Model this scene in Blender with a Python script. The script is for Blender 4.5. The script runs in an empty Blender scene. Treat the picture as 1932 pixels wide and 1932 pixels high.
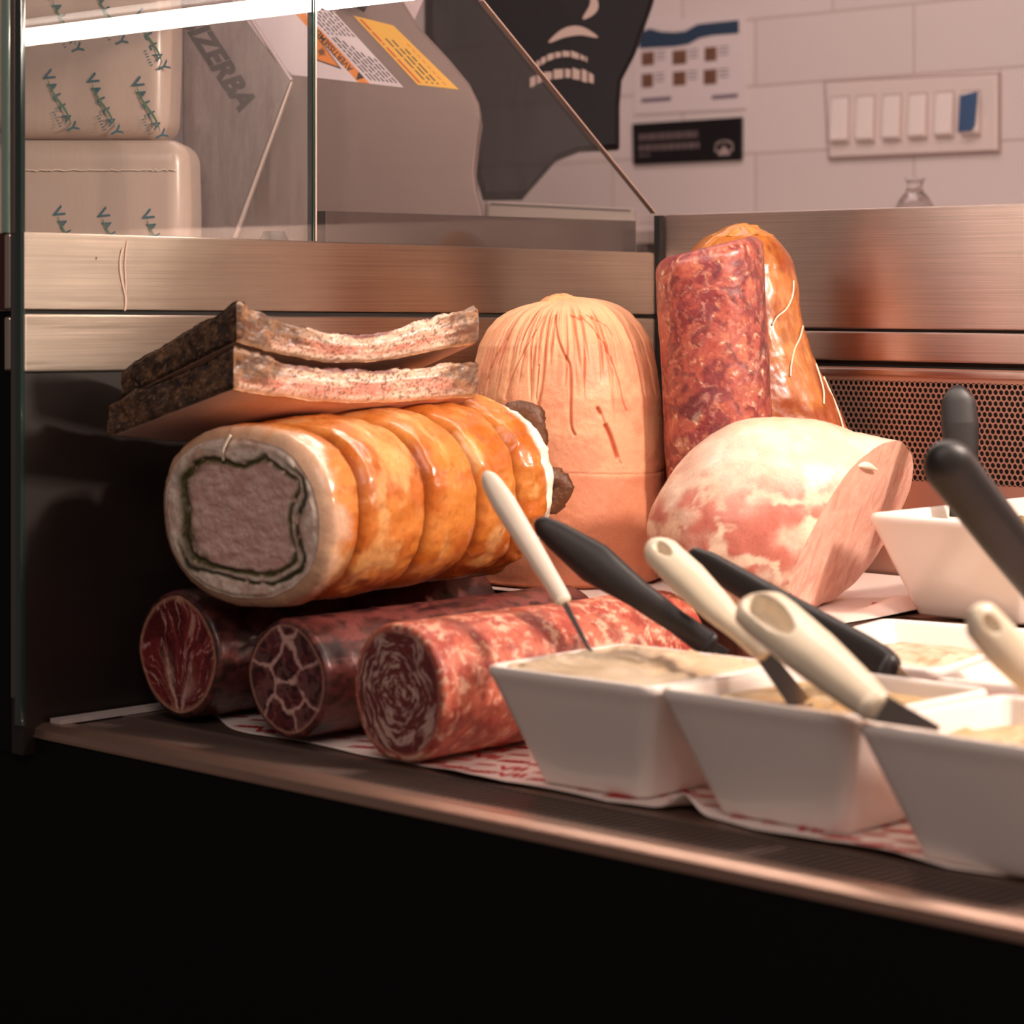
import bpy, bmesh, math, random
import numpy as np
from mathutils import Vector, Matrix
random.seed(7)
rng = np.random.default_rng(11)
scene = bpy.context.scene
COL = scene.collection

# ------------------------------------------------------------------ camera
cam_d = bpy.data.cameras.new('camera')
cam = bpy.data.objects.new('camera', cam_d); COL.objects.link(cam)
cam.location = (1.834, -2.122, 1.35)
cam.rotation_euler = (math.radians(90), 0, math.radians(44.2))
cam_d.sensor_width = 36; cam_d.lens = 88.69
cam_d.shift_y = -0.2101
cam_d.clip_start = 0.05
cam_d.dof.use_dof = True
cam_d.dof.focus_distance = 2.45
cam_d.dof.aperture_fstop = 6.0
scene.camera = cam

# ------------------------------------------------------------------ world, big lights, exposure
w = bpy.data.worlds.new('world'); scene.world = w; w.use_nodes = True
w.node_tree.nodes['Background'].inputs[0].default_value = (1.0, 0.80, 0.72, 1)
w.node_tree.nodes['Background'].inputs[1].default_value = 0.10
scene.view_settings.view_transform = 'Standard'
scene.view_settings.look = 'None'
scene.view_settings.exposure = 0.0
scene.view_settings.gamma = 1.0
scene.view_settings.use_curve_mapping = False

def area(name, loc, target, size, size_y, power, color, spread=180):
    l = bpy.data.lights.new(name, 'AREA'); l.shape = 'RECTANGLE'
    l.size = size; l.size_y = size_y; l.energy = power; l.color = color
    l.spread = math.radians(spread)
    o = bpy.data.objects.new(name, l); COL.objects.link(o); o.location = loc
    o.rotation_euler = (Vector(target) - Vector(loc)).to_track_quat('-Z', 'Y').to_euler()
    return o
# added unseen light that brightens the tiled wall, and the case's own warm lamps further along to the right
area('aisle_wall_fill', (-0.35, 0.15, 2.75), (-0.55, 0.75, 1.2), 1.6, 0.3, 11, (1.0, 0.79, 0.76))
area('case_heat_lamp', (1.30, -0.32, 1.74), (0.42, -0.34, 1.10), 0.09, 0.09, 15, (1.0, 0.81, 0.69))
area('front_fill_light', (2.0, -2.5, 2.8), (0.6, -0.7, 1.0), 1.2, 1.2, 24, (1.0, 0.83, 0.76))  # added unseen fill from the shop side, brightens the dish fronts

# ------------------------------------------------------------------ helpers
def S(r, g, b):
    def f(c):
        c /= 255.0
        return c / 12.92 if c <= 0.04045 else ((c + 0.055) / 1.055) ** 2.4
    return np.array([f(r), f(g), f(b)])

def _hash(ix, iy, iz, seed):
    h = (ix * 374761393 + iy * 668265263 + iz * 1274126177 + seed * 974634421) & 0xFFFFFFFF
    h = ((h ^ (h >> 13)) * 1274126177) & 0xFFFFFFFF
    h = ((h ^ (h >> 16)) * 2246822519) & 0xFFFFFFFF
    return (h ^ (h >> 15)) / 4294967295.0
def vnoise(p, seed=0):
    p = np.asarray(p, float); i = np.floor(p).astype(np.int64); f = p - i
    f = f * f * (3 - 2 * f)
    x, y, z = i[..., 0], i[..., 1], i[..., 2]; u, v, t = f[..., 0], f[..., 1], f[..., 2]
    def L(a, b, c): return _hash((x + a) & 0xFFFFF, (y + b) & 0xFFFFF, (z + c) & 0xFFFFF, seed)
    c00 = L(0,0,0)*(1-u)+L(1,0,0)*u; c10 = L(0,1,0)*(1-u)+L(1,1,0)*u
    c01 = L(0,0,1)*(1-u)+L(1,0,1)*u; c11 = L(0,1,1)*(1-u)+L(1,1,1)*u
    return (c00*(1-v)+c10*v)*(1-t)+(c01*(1-v)+c11*v)*t
def fbm(p, seed=0, oct=4):
    p = np.asarray(p, float); s = 0; a = 0.5; n = 0
    for k in range(oct):
        s = s + a * vnoise(p, seed + k * 17); n += a; a *= 0.5; p = p * 2.03 + 3.1
    return s / n
def ridged(p, seed=0, oct=3):
    p = np.asarray(p, float); s = 0; a = 0.5; n = 0
    for k in range(oct):
        s = s + a * (1 - np.abs(2 * vnoise(p, seed + k * 31) - 1)); n += a; a *= 0.5; p = p * 2.1 + 1.7
    return s / n
def sst(a, b, x):
    t = np.clip((x - a) / (b - a), 0, 1); return t * t * (3 - 2 * t)
def mixc(c0, c1, f): return c0 * (1 - f[..., None]) + c1 * f[..., None]

ORG = {}
def empty(name, loc, label, cat, group=None):
    o = bpy.data.objects.new(name, None); COL.objects.link(o)
    o.empty_display_size = 0.05; o.location = loc
    o['label'] = label; o['category'] = cat
    if group: o['group'] = group
    ORG[o] = np.array(loc, float)
    return o
def tag(o, label, cat, group=None):
    o['label'] = label; o['category'] = cat
    if group: o['group'] = group
    return o
def mesh(name, V, F, mat, parent=None, smooth=True, col=None, origin=None):
    """verts in world metres; stored relative to the parent's (or own) origin"""
    V = np.asarray(V, float).reshape(-1, 3)
    org = np.array(origin if origin is not None else (ORG[parent] if parent else
          [V[:, 0].mean(), V[:, 1].mean(), V[:, 2].min()]), float)
    me = bpy.data.meshes.new(name)
    if isinstance(F, np.ndarray):
        n, k = F.shape
        me.vertices.add(len(V)); me.vertices.foreach_set('co', (V - org).ravel())
        me.loops.add(n * k); me.loops.foreach_set('vertex_index', F.ravel().astype(np.int32))
        me.polygons.add(n); me.polygons.foreach_set('loop_start', np.arange(0, n * k, k, dtype=np.int32))
        me.polygons.foreach_set('loop_total', np.full(n, k, dtype=np.int32))
        me.update(calc_edges=True); me.validate()
    else:
        me.from_pydata([tuple(v) for v in (V - org)], [], [tuple(f) for f in F]); me.update()
    if smooth: me.polygons.foreach_set('use_smooth', [True] * len(me.polygons))
    if col is not None:
        a = me.color_attributes.new('Col', 'FLOAT_COLOR', 'POINT')
        c = np.ones((len(V), 4)); c[:, :3] = np.asarray(col).reshape(-1, 3)
        a.data.foreach_set('color', c.ravel())
    o = bpy.data.objects.new(name, me); COL.objects.link(o)
    for m in (mat if isinstance(mat, (list, tuple)) else [mat]): me.materials.append(m)
    if parent:
        o.parent = parent
        o.location = org - ORG[parent]
    else:
        o.location = org
    ORG[o] = org
    return o
def gridF(nv, nu, wrap=True, flip=False):
    m = nu if wrap else nu - 1
    j, i = np.meshgrid(np.arange(nv - 1), np.arange(m), indexing='ij')
    i2 = (i + 1) % nu
    F = np.stack([j*nu+i, j*nu+i2, (j+1)*nu+i2, (j+1)*nu+i], -1).reshape(-1, 4)
    return F[:, ::-1].copy() if flip else F
def fix_normals(o):
    bm = bmesh.new(); bm.from_mesh(o.data); bmesh.ops.recalc_face_normals(bm, faces=bm.faces); bm.to_mesh(o.data); bm.free()
class MB:
    """collects shapes for one mesh"""
    def __init__(s): s.v = []; s.f = []
    def add(s, V, F):
        n = len(s.v); s.v += [tuple(map(float, p)) for p in V]; s.f += [tuple(int(a) + n for a in f) for f in F]; return s
    def box(s, x0, x1, y0, y1, z0, z1):
        V = [(x0,y0,z0),(x1,y0,z0),(x1,y1,z0),(x0,y1,z0),(x0,y0,z1),(x1,y0,z1),(x1,y1,z1),(x0,y1,z1)]
        return s.add(V, [(3,2,1,0),(4,5,6,7),(0,1,5,4),(1,2,6,5),(2,3,7,6),(3,0,4,7)])
    def prism(s, poly, n, thick):
        """3-D planar polygon extruded by thick along n"""
        P = [np.array(p, float) for p in poly]; n = np.array(n, float); k = len(P)
        V = P + [p + n * thick for p in P]
        F = [tuple(range(k))[::-1], tuple(range(k, 2*k))] + [(i, (i+1) % k, (i+1) % k + k, i + k) for i in range(k)]
        return s.add(V, F)
    def build(s, name, mat, parent=None, smooth=False, bevel=0, seg=2, origin=None):
        o = mesh(name, s.v, s.f, mat, parent, smooth, origin=origin); fix_normals(o)
        if bevel:
            b = o.modifiers.new('bevel', 'BEVEL'); b.width = bevel; b.segments = seg; b.limit_method = 'ANGLE'; b.angle_limit = math.radians(35)
            o.data.polygons.foreach_set('use_smooth', [True] * len(o.data.polygons))
            wn = o.modifiers.new('wn', 'WEIGHTED_NORMAL'); wn.keep_sharp = False
        return o
def loft(rings):
    """rings: list of (k,3) arrays; closed with end fans"""
    R = np.array(rings); nv, nu, _ = R.shape
    V = R.reshape(-1, 3); F = [tuple(f) for f in gridF(nv, nu)]
    a, b = len(V), len(V) + 1
    V = np.vstack([V, R[0].mean(0), R[-1].mean(0)])
    F += [(a, (i+1) % nu, i) for i in range(nu)] + [(b, (nv-1)*nu+i, (nv-1)*nu+(i+1) % nu) for i in range(nu)]
    return V, F
def unit(v): v = np.array(v, float); return v / np.linalg.norm(v)
def smoothpath(pts, n):
    P = np.array(pts, float); t = np.linspace(0, len(P) - 1, n); out = []
    for x in t:
        i = min(int(x), len(P) - 2); f = x - i
        p0 = P[max(i-1, 0)]; p1 = P[i]; p2 = P[i+1]; p3 = P[min(i+2, len(P)-1)]
        out.append(0.5*((2*p1)+(-p0+p2)*f+(2*p0-5*p1+4*p2-p3)*f*f+(-p0+3*p1-3*p2+p3)*f**3))
    return np.array(out)
def tube(pts, rad, n=10, smooth_n=0):
    P = smoothpath(pts, smooth_n) if smooth_n else np.array(pts, float)
    if hasattr(rad, '__len__'): rad = np.interp(np.linspace(0, 1, len(P)), np.linspace(0, 1, len(rad)), rad)
    rings = []; up = np.array([0.13, 0.2, 1.0])
    for i, p in enumerate(P):
        d = unit(P[min(i+1, len(P)-1)] - P[max(i-1, 0)])
        u = unit(np.cross(d, up)); v = np.cross(d, u)
        a = np.linspace(0, 2*np.pi, n, endpoint=False)
        r = rad[i] if hasattr(rad, '__len__') else rad
        rings.append(p + r*np.outer(np.cos(a), u) + r*np.outer(np.sin(a), v))
    return loft(rings)
def text_geo(body, size, spacing=1.0, bold=0.0, shear=0.0):
    cu = bpy.data.curves.new('t', 'FONT'); cu.body = body; cu.size = size; cu.align_x = 'CENTER'; cu.align_y = 'CENTER'
    cu.space_character = spacing; cu.offset = bold; cu.shear = shear; cu.resolution_u = 3
    o = bpy.data.objects.new('t', cu); COL.objects.link(o)
    dg = bpy.context.evaluated_depsgraph_get(); dg.update()
    me = bpy.data.meshes.new_from_object(o.evaluated_get(dg))
    V = np.array([v.co[:] for v in me.vertices]); F = [tuple(p.vertices) for p in me.polygons]
    bpy.data.objects.remove(o); bpy.data.curves.remove(cu); bpy.data.meshes.remove(me)
    return V, F
def on_plane(V2, O, U, Vv, ang=0.0):
    c, s = math.cos(ang), math.sin(ang); x, y = V2[:, 0], V2[:, 1]
    return np.array(O) + np.outer(c*x - s*y, U) + np.outer(s*x + c*y, Vv)

# ------------------------------------------------------------------ materials
class NT:
    def __init__(s, name):
        s.m = bpy.data.materials.new(name); s.m.use_nodes = True; s.t = s.m.node_tree
        s.b = s.t.nodes['Principled BSDF']; s.out = s.t.nodes['Material Output']
    def n(s, typ, **kw):
        x = s.t.nodes.new(typ)
        for k, v in kw.items():
            if k.startswith('i_'):
                key = k[2:]; key = int(key) if key.isdigit() else key.replace('_', ' ')
                x.inputs[key].default_value = v
            else: setattr(x, k, v)
        return x
    def l(s, a, b): s.t.links.new(a, b)
    def coords(s, scale=(1, 1, 1)):
        tc = s.n('ShaderNodeTexCoord'); mp = s.n('ShaderNodeMapping'); mp.inputs['Scale'].default_value = scale
        s.l(tc.outputs['Object'], mp.inputs['Vector']); return mp.outputs[0]
    def noise(s, scale, detail=4, rough=0.55, stretch=(1, 1, 1), dist=0.0):
        x = s.n('ShaderNodeTexNoise'); x.inputs['Scale'].default_value = scale; x.inputs['Detail'].default_value = detail
        x.inputs['Roughness'].default_value = rough; x.inputs['Distortion'].default_value = dist
        s.l(s.coords(stretch), x.inputs['Vector']); return x.outputs[0]
    def ramp(s, src, stops):
        r = s.n('ShaderNodeValToRGB'); e = r.color_ramp.elements
        while len(e) < len(stops): e.new(0.5)
        for k, (p, c) in enumerate(stops):
            e[k].position = p; e[k].color = (*c, 1) if hasattr(c, '__len__') else (c, c, c, 1)
        s.l(src, r.inputs[0]); return r.outputs[0]
    def mix(s, a, b, fac, mode='MIX'):
        x = s.n('ShaderNodeMix', data_type='RGBA', blend_type=mode)
        for sock, v in ((x.inputs[0], fac), (x.inputs[6], a), (x.inputs[7], b)):
            if hasattr(v, 'is_output'): s.l(v, sock)
            elif hasattr(v, '__len__'): sock.default_value = (*v[:3], 1)
            else: sock.default_value = v
        return x.outputs[2]
    def bump(s, src, strength, dist=0.001, normal=None):
        x = s.n('ShaderNodeBump'); x.inputs['Strength'].default_value = strength; x.inputs['Distance'].default_value = dist
        s.l(src, x.inputs['Height'])
        if normal is not None: s.l(normal, x.inputs['Normal'])
        return x.outputs[0]
    def set(s, **kw):
        for k, v in kw.items():
            sock = s.b.inputs[k.replace('_', ' ')]
            if hasattr(v, 'is_output'): s.l(v, sock)
            elif hasattr(v, '__len__'): sock.default_value = (*v[:3], 1) if len(sock.default_value) == 4 else v
            else: sock.default_value = v
        return s
def plain(name, c, rough=0.5, metal=0.0, spec=0.5, noise=None, bump=None, sss=0.0, coat=0.0):
    m = NT(name); base = tuple(c)
    if noise:
        sc, amt = noise; n = m.noise(sc, 5)
        base = m.mix(tuple(np.array(c)*(1-amt)), tuple(np.minimum(np.array(c)*(1+amt), 1)), n)
    m.set(Base_Color=base, Roughness=rough, Metallic=metal, Specular_IOR_Level=spec, Coat_Weight=coat)
    if bump: m.set(Normal=m.bump(m.noise(bump[0], 5), bump[1], bump[2]))
    if sss: m.set(Subsurface_Weight=sss, Subsurface_Radius=(1, .5, .3), Subsurface_Scale=0.006)
    return m.m
def vcol(name, rough=0.45, sss=0.1, bumps=((300, 0.3, 0.0008),), fine=(420, 0.12), coat=0.0, spec=0.5, roughvar=None, stretch=(1,1,1)):
    m = NT(name); a = m.n('ShaderNodeAttribute', attribute_name='Col'); c = a.outputs['Color']
    if fine:
        n = m.noise(fine[0], 3); c = m.mix(c, m.ramp(n, [(0.3, 1 - fine[1]*2), (0.7, 1 + fine[1])]), 1.0, 'MULTIPLY')
    m.set(Base_Color=c, Roughness=rough, Specular_IOR_Level=spec, Coat_Weight=coat, Coat_Roughness=0.15)
    if roughvar:
        m.set(Roughness=m.ramp(m.noise(roughvar[0], 4), [(0.35, roughvar[1]), (0.65, roughvar[2])]))
    nn = None
    for sc, st, d in bumps: nn = m.bump(m.noise(sc, 5, stretch=stretch), st, d, nn)
    if nn is not None: m.set(Normal=nn)
    if sss: m.set(Subsurface_Weight=sss, Subsurface_Radius=(1, .45, .3), Subsurface_Scale=0.006)
    return m.m
def steel(name, tint, rough=0.3, stretch=(5, 5, 900), scratch=0.12, spots=False, aniso=0.9):
    m = NT(name)
    n = m.noise(1.0, 6, 0.7, stretch); cl = m.noise(14, 4)
    c = m.mix(tuple(tint*0.80), tuple(np.minimum(tint*1.12, 1)), m.ramp(n, [(0.36, 0.0), (0.64, 1.0)]))
    c = m.mix(c, tuple(tint*0.85), m.ramp(cl, [(0.45, 0.0), (0.75, 0.5)]))
    if spots:
        sp = m.noise(90, 2); c = m.mix(c, (0.10, 0.06, 0.05), m.ramp(sp, [(0.765, 0.0), (0.79, 0.8)]))
    m.set(Base_Color=c, Metallic=1.0, Roughness=m.ramp(n, [(0.3, rough*0.8), (0.7, rough*1.25)]), Anisotropic=aniso)
    if aniso > .6:
        tv = m.n('ShaderNodeCombineXYZ'); tv.inputs[2].default_value = 1.0; m.l(tv.outputs[0], m.b.inputs['Tangent'])
    m.set(Normal=m.bump(n, scratch, 0.0004))
    return m.m
def glass(name, tint=(0.985, 0.975, 0.97), haze=0.0, boost=1.0):
    m = NT(name); m.t.nodes.remove(m.b)
    g = m.n('ShaderNodeNewGeometry'); d = m.n('ShaderNodeVectorMath', operation='DOT_PRODUCT')
    m.l(g.outputs['Incoming'], d.inputs[0]); m.l(g.outputs['Normal'], d.inputs[1])
    def mt(op, a, b=None):
        x = m.n('ShaderNodeMath', operation=op)
        for i, v in enumerate((a, b)):
            if v is None: continue
            if hasattr(v, 'is_output'): m.l(v, x.inputs[i])
            else: x.inputs[i].default_value = v
        return x.outputs[0]
    fr = mt('MULTIPLY', mt('ADD', mt('MULTIPLY', mt('POWER', mt('SUBTRACT', 1.0, mt('ABSOLUTE', d.outputs['Value'])), 5.0), 0.96), 0.04), boost)
    tr = m.n('ShaderNodeBsdfTransparent'); tr.inputs[0].default_value = (*tint, 1)
    gl = m.n('ShaderNodeBsdfGlossy'); gl.inputs['Roughness'].default_value = 0.01
    sh = tr.outputs[0]
    if haze:
        df = m.n('ShaderNodeBsdfDiffuse'); df.inputs[0].default_value = (0.8, 0.72, 0.68, 1)
        n = m.noise(1.0, 6, 0.75, (160, 90, 14), 0.8)
        mx = m.n('ShaderNodeMixShader'); m.l(m.ramp(n, [(0.40, haze*0.45), (0.72, haze*1.8)]), mx.inputs[0])
        m.l(sh, mx.inputs[1]); m.l(df.outputs[0], mx.inputs[2]); sh = mx.outputs[0]
    mx = m.n('ShaderNodeMixShader'); m.l(fr, mx.inputs[0]); m.l(sh, mx.inputs[1]); m.l(gl.outputs[0], mx.inputs[2])
    m.l(mx.outputs[0], m.out.inputs['Surface'])
    return m.m
def emit(name, c, strength):
    m = NT(name); m.set(Base_Color=(0.8, 0.8, 0.8), Emission_Color=c, Emission_Strength=strength); return m.m

M_STEEL = steel('brushed_steel', S(186, 169, 154), 0.38, spots=True)
M_STEEL_BACK = steel('brushed_steel_back', S(216, 194, 184), 0.37)
M_STEEL_DARK = steel('worn_steel', S(150, 128, 116), 0.42, (420, 3, 3), 0.2, aniso=0.3)
M_EDGE = plain('steel_edge', S(225, 205, 190), 0.25, 1.0)
M_GAP = plain('dark_gap', S(20, 15, 14), 0.7)
M_BLACK_LAM = plain('black_laminate', S(6, 4, 4), 0.7, spec=0.2, noise=(40, 0.3))
M_DARKWALL = plain('dark_side_panel', S(34, 25, 21), 0.42, noise=(12, 0.4))
M_GLASS = glass('clear_glass', haze=0.006, boost=1.3)
M_GLASS_S = glass('scratched_glass', haze=0.030, boost=1.3)
M_GLASS_EDGE = plain('green_glass_edge', S(40, 58, 52), 0.15, coat=0.5)
M_GLASS_LIGHT = plain('pale_glass_edge', S(150, 175, 160), 0.15, coat=0.5)
M_TUBE = emit('lamp_tube_glow', (1.0, 0.85, 0.73), 47.0)
M_WHITE = plain('white_melamine', S(238, 226, 218), 0.22, coat=0.3)
M_CREAMP = plain('cream_plastic', S(226, 208, 182), 0.32, bump=(500, 0.05, 0.0004))
M_WHITEP = plain('white_plastic', S(238, 222, 204), 0.28)
M_BLACKP = plain('black_plastic', S(30, 25, 25), 0.46, bump=(900, 0.10, 0.0003))
M_BLADE = plain('steel_blade', S(190, 175, 165), 0.22, 1.0)
M_TEAL = plain('teal_print', S(40, 105, 120), 0.6)
M_GREEN = plain('green_print', S(85, 130, 95), 0.6)
M_RED = plain('red_print', S(205, 40, 36), 0.6)
M_INK = plain('black_print', S(38, 34, 40), 0.6)
M_ORANGE = plain('orange_sticker', S(235, 135, 40), 0.5)
M_YELLOW = plain('yellow_sticker', S(238, 178, 62), 0.5)
M_PAPERW = plain('white_sticker', S(225, 208, 214), 0.5)
M_STRING = plain('butcher_string', S(240, 222, 200), 0.8)

# ------------------------------------------------------------------ the room
def structure(o): o['kind'] = 'structure'; return o
def brick_mat():
    m = NT('white_wall_tile')
    tc = m.n('ShaderNodeTexCoord'); sp = m.n('ShaderNodeSeparateXYZ'); cb = m.n('ShaderNodeCombineXYZ')
    m.l(tc.outputs['Object'], sp.inputs[0]); m.l(sp.outputs[0], cb.inputs[0]); m.l(sp.outputs[2], cb.inputs[1])
    b = m.n('ShaderNodeTexBrick'); m.l(cb.outputs[0], b.inputs['Vector'])
    b.inputs['Scale'].default_value = 1.0; b.inputs['Brick Width'].default_value = 0.30; b.inputs['Row Height'].default_value = 0.105
    b.inputs['Mortar Size'].default_value = 0.0022; b.inputs['Mortar Smooth'].default_value = 0.3
    b.inputs['Color1'].default_value = (*S(226, 208, 204), 1); b.inputs['Color2'].default_value = (*S(220, 202, 198), 1)
    b.inputs['Mortar'].default_value = (*S(200, 178, 172), 1)
    inv = m.n('ShaderNodeMath', operation='SUBTRACT'); inv.inputs[0].default_value = 1.0; m.l(b.outputs['Fac'], inv.inputs[1])
    m.set(Base_Color=b.outputs['Color'], Roughness=0.35, Normal=m.bump(inv.outputs[0], 0.5, 0.002))
    return m.m
o = structure(MB().box(-3.2, 1.6, 0.98, 1.06, 0, 3.0).build('wall_back', brick_mat()))
o = structure(MB().box(-3.2, 3.0, -4.0, 1.06, -0.05, 0.0).build('floor', plain('floor_tile', S(70, 58, 52), 0.5, noise=(6, 0.2))))

# ------------------------------------------------------------------ the display case
DECK, RISER = 0.977, 1.066
case = empty('display_case', (0.7, -0.42, 0.0), 'long deli display case with brushed steel inner walls and a black front', 'display case')
mb = MB().box(-0.30, 1.5, -0.8325, -0.80, 0.06, 0.9650)
mb.build('front_panel', M_BLACK_LAM, case)
MB().box(-0.02, 1.5, -0.80, 0.03, 0.06, 0.95).build('carcass', M_BLACK_LAM, case)
MB().box(0.0, 1.5, -0.748, 0.0, 0.951, DECK - 0.0006).build('deck', M_STEEL_DARK, case)
# left inner wall: dark lower panel, two brushed bands with a groove between
def endband(name, zf, zb, zf1, zb1, x0, x1, mat, bevel=0.0):
    return MB().prism([(x0, -0.845, zf), (x0, 0.0, zb), (x0, 0.0, zb1), (x0, -0.845, zf1)], (1, 0, 0), x1 - x0).build(name, mat, case, bevel=bevel, seg=3)
endband('dark_end_panel', 0.951, 0.951, 1.2830, 1.2742, -0.018, -0.0012, M_DARKWALL)
endband('lower_end_band', 1.2846, 1.2758, 1.3350, 1.3262, -0.016, 0.0, M_STEEL, 0.002)
endband('upper_end_band', 1.3392, 1.3304, 1.4067, 1.3988, -0.016, 0.0, M_STEEL, 0.0012)
endband('end_groove', 1.28, 1.271, 1.345, 1.335, -0.015, -0.004, M_GAP)
# front return of the end wall, seen beside the glass post
MB().box(-0.0275, -0.0185, -0.8475, -0.80, 1.2845, 1.3330).build('lower_end_cap', M_EDGE, case, bevel=0.003, seg=3)
MB().box(-0.0275, -0.0185, -0.8475, -0.80, 1.3380, 1.4060).build('upper_end_cap', M_EDGE, case, bevel=0.003, seg=3)
MB().box(-0.050, -0.0275, -0.846, -0.80, 1.3380, 1.4060).build('dark_red_reflection', plain('red_reflection_tone', S(70, 16, 16), 0.4), case)  # box coloured dark red to stand for a reflection beside the cap
MB().box(-0.0165, -0.0105, -0.8470, -0.838, 1.00, 1.4050).build('grey_post_strip', plain('grey_strip', S(96, 92, 88), 0.35, 0.4), case)
MB().box(-0.050, -0.0175, -0.84, -0.82, 0.951, 1.3375).build('end_stile', M_BLACK_LAM, case)
m = MB()
for pts, wd in ((((0.0006, -0.7387, 1.3939), (0.0006, -0.7417, 1.3824), (0.0006, -0.7405, 1.3691), (0.0006, -0.7375, 1.3572), (0.0006, -0.7352, 1.3476), (0.0006, -0.7364, 1.3376)), .0011), (((0.0006, -0.7334, 1.4016), (0.0006, -0.7358, 1.3891), (0.0006, -0.7364, 1.3762), (0.0006, -0.7352, 1.3619), (0.0006, -0.7358, 1.3538)), .0008)):
    Pd = smoothpath(pts, 30)
    m.add([q for p_ in Pd for q in (p_ - np.array((0, wd, 0)), p_ + np.array((0, wd, 0)))], [(2*i, 2*i+1, 2*i+3, 2*i+2) for i in range(29)])
m.build('dried_drip', plain('dried_drip', S(214, 182, 160), 0.6), case)
# back wall: wide top band, lower band, ledge
MB().box(0.0, 1.5, 0.0, 0.022, 1.3170, 1.4415).build('upper_back_band', M_STEEL_BACK, case, bevel=0.0018, seg=3)
MB().box(0.0, 1.5, -0.002, 0.022, 1.2840, 1.3140).build('lower_back_band', M_STEEL_BACK, case, bevel=0.002, seg=3)
MB().box(0.0, 1.5, 0.006, 0.022, 0.951, 1.330).build('back_groove', M_GAP, case)
MB().box(0.0, 1.5, 0.022, 0.12, 1.425, 1.4405).build('back_ledge', M_STEEL_BACK, case, bevel=0.001)
MB().box(-0.004, 0.004, -0.006, 0.004, 0.977, 1.44).build('corner_strip', M_GAP, case)
# perforated grille, every hole cut through
def grille():
    p, x0, x1, z0, z1, rr = 0.00642, 0.02, 0.92, 1.163, 1.2665, 0.00262
    hy = p * math.sqrt(3) / 2; V = []; F = []; k = 12
    rows = int((z1 - z0) / hy); cols = int((x1 - x0) / p)
    hexa = []
    a = np.arange(k) * 2 * np.pi / k + np.pi / 2
    hr = p / math.sqrt(3)
    for q in range(k):
        if q % 2 == 0: hexa.append((hr*math.cos(a[q]), hr*math.sin(a[q])))
        else: hexa.append((p/2*math.cos(a[q]), p/2*math.sin(a[q])))
    for r in range(rows):
        for c in range(cols):
            cx = x0 + (c + 0.5 * (r % 2)) * p + p/2; cz = z1 - hy * r - hy
            n = len(V)
            for q in range(k): V.append((cx + hexa[q][0], 0.0, cz + hexa[q][1]))
            for q in range(k): V.append((cx + rr*math.cos(a[q]), 0.0, cz + rr*math.sin(a[q])))
            for q in range(k): V.append((cx + rr*math.cos(a[q]), 0.0012, cz + rr*math.sin(a[q])))
            for q in range(k):
                q2 = (q + 1) % k
                F.append((n+q, n+q2, n+k+q2, n+k+q)); F.append((n+k+q, n+k+q2, n+2*k+q2, n+2*k+q))
    zt = z1 - hy*0.45; zb = z1 - hy*rows - hy*0.6
    m = MB(); m.v = V; m.f = F
    m.box(0.0, 1.5, 0.0003, 0.0012, zt, 1.2775); m.box(0.0, 1.5, 0.0003, 0.0012, 1.04, zb); m.box(x0+cols*p, 1.5, 0.0003, 0.0012, zb, zt); m.box(0, x0+.003, .0003, .0012, zb, zt)
    return m
grille().build('perforated_grille', plain('grille_steel', S(205, 168, 152), 0.40, 0.85), case, smooth=False)
MB().box(0.0, 1.5, -0.003, 0.002, 1.2690, 1.2760).build('grille_frame', M_STEEL_BACK, case, bevel=0.0015)
# tray rim on the left, vent slots and front rail
MB().box(0.004, 0.019, -0.82, -0.40, DECK, DECK + 0.004).build('tray_rim', plain('pale_tray_edge', S(190, 176, 172), 0.4), case)
MB().box(0.0, 1.5, -0.808, -0.748, 0.951, 0.962).build('vent_well', M_GAP, case)
m = MB()
for i in range(180):
    x = 0.012 + i * 0.0082; m.box(x, x + 0.0026, -0.806, -0.750, 0.966, 0.9755)
m.box(0.0, 1.5, -0.752, -0.7485, 0.951, DECK)
m.box(0.0, 1.5, -0.8085, -0.8045, 0.951, DECK - 0.001)
m.build('vent_slats', plain('slat_steel', S(118, 98, 90), 0.4, 0.3), case)
prof = [(-0.8085, 0.951), (-0.8085, 0.9767), (-0.8235, 0.9767), (-0.8300, 0.9742), (-0.8325, 0.9728), (-0.8330, 0.9672), (-0.8345, 0.9668), (-0.8345, 0.9655), (-0.8320, 0.9650), (-0.82, 0.951)]
m = MB(); m.prism([(-0.040, y, z) for y, z in prof], (1, 0, 0), 1.54)
rail_m = NT('front_rail_steel'); n = rail_m.noise(8, 3)
rail_m.set(Base_Color=rail_m.mix(tuple(S(176, 140, 122)), tuple(S(200, 166, 150)), n), Metallic=0.85, Roughness=0.36)
m.build('front_rail', rail_m.m, case)
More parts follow.
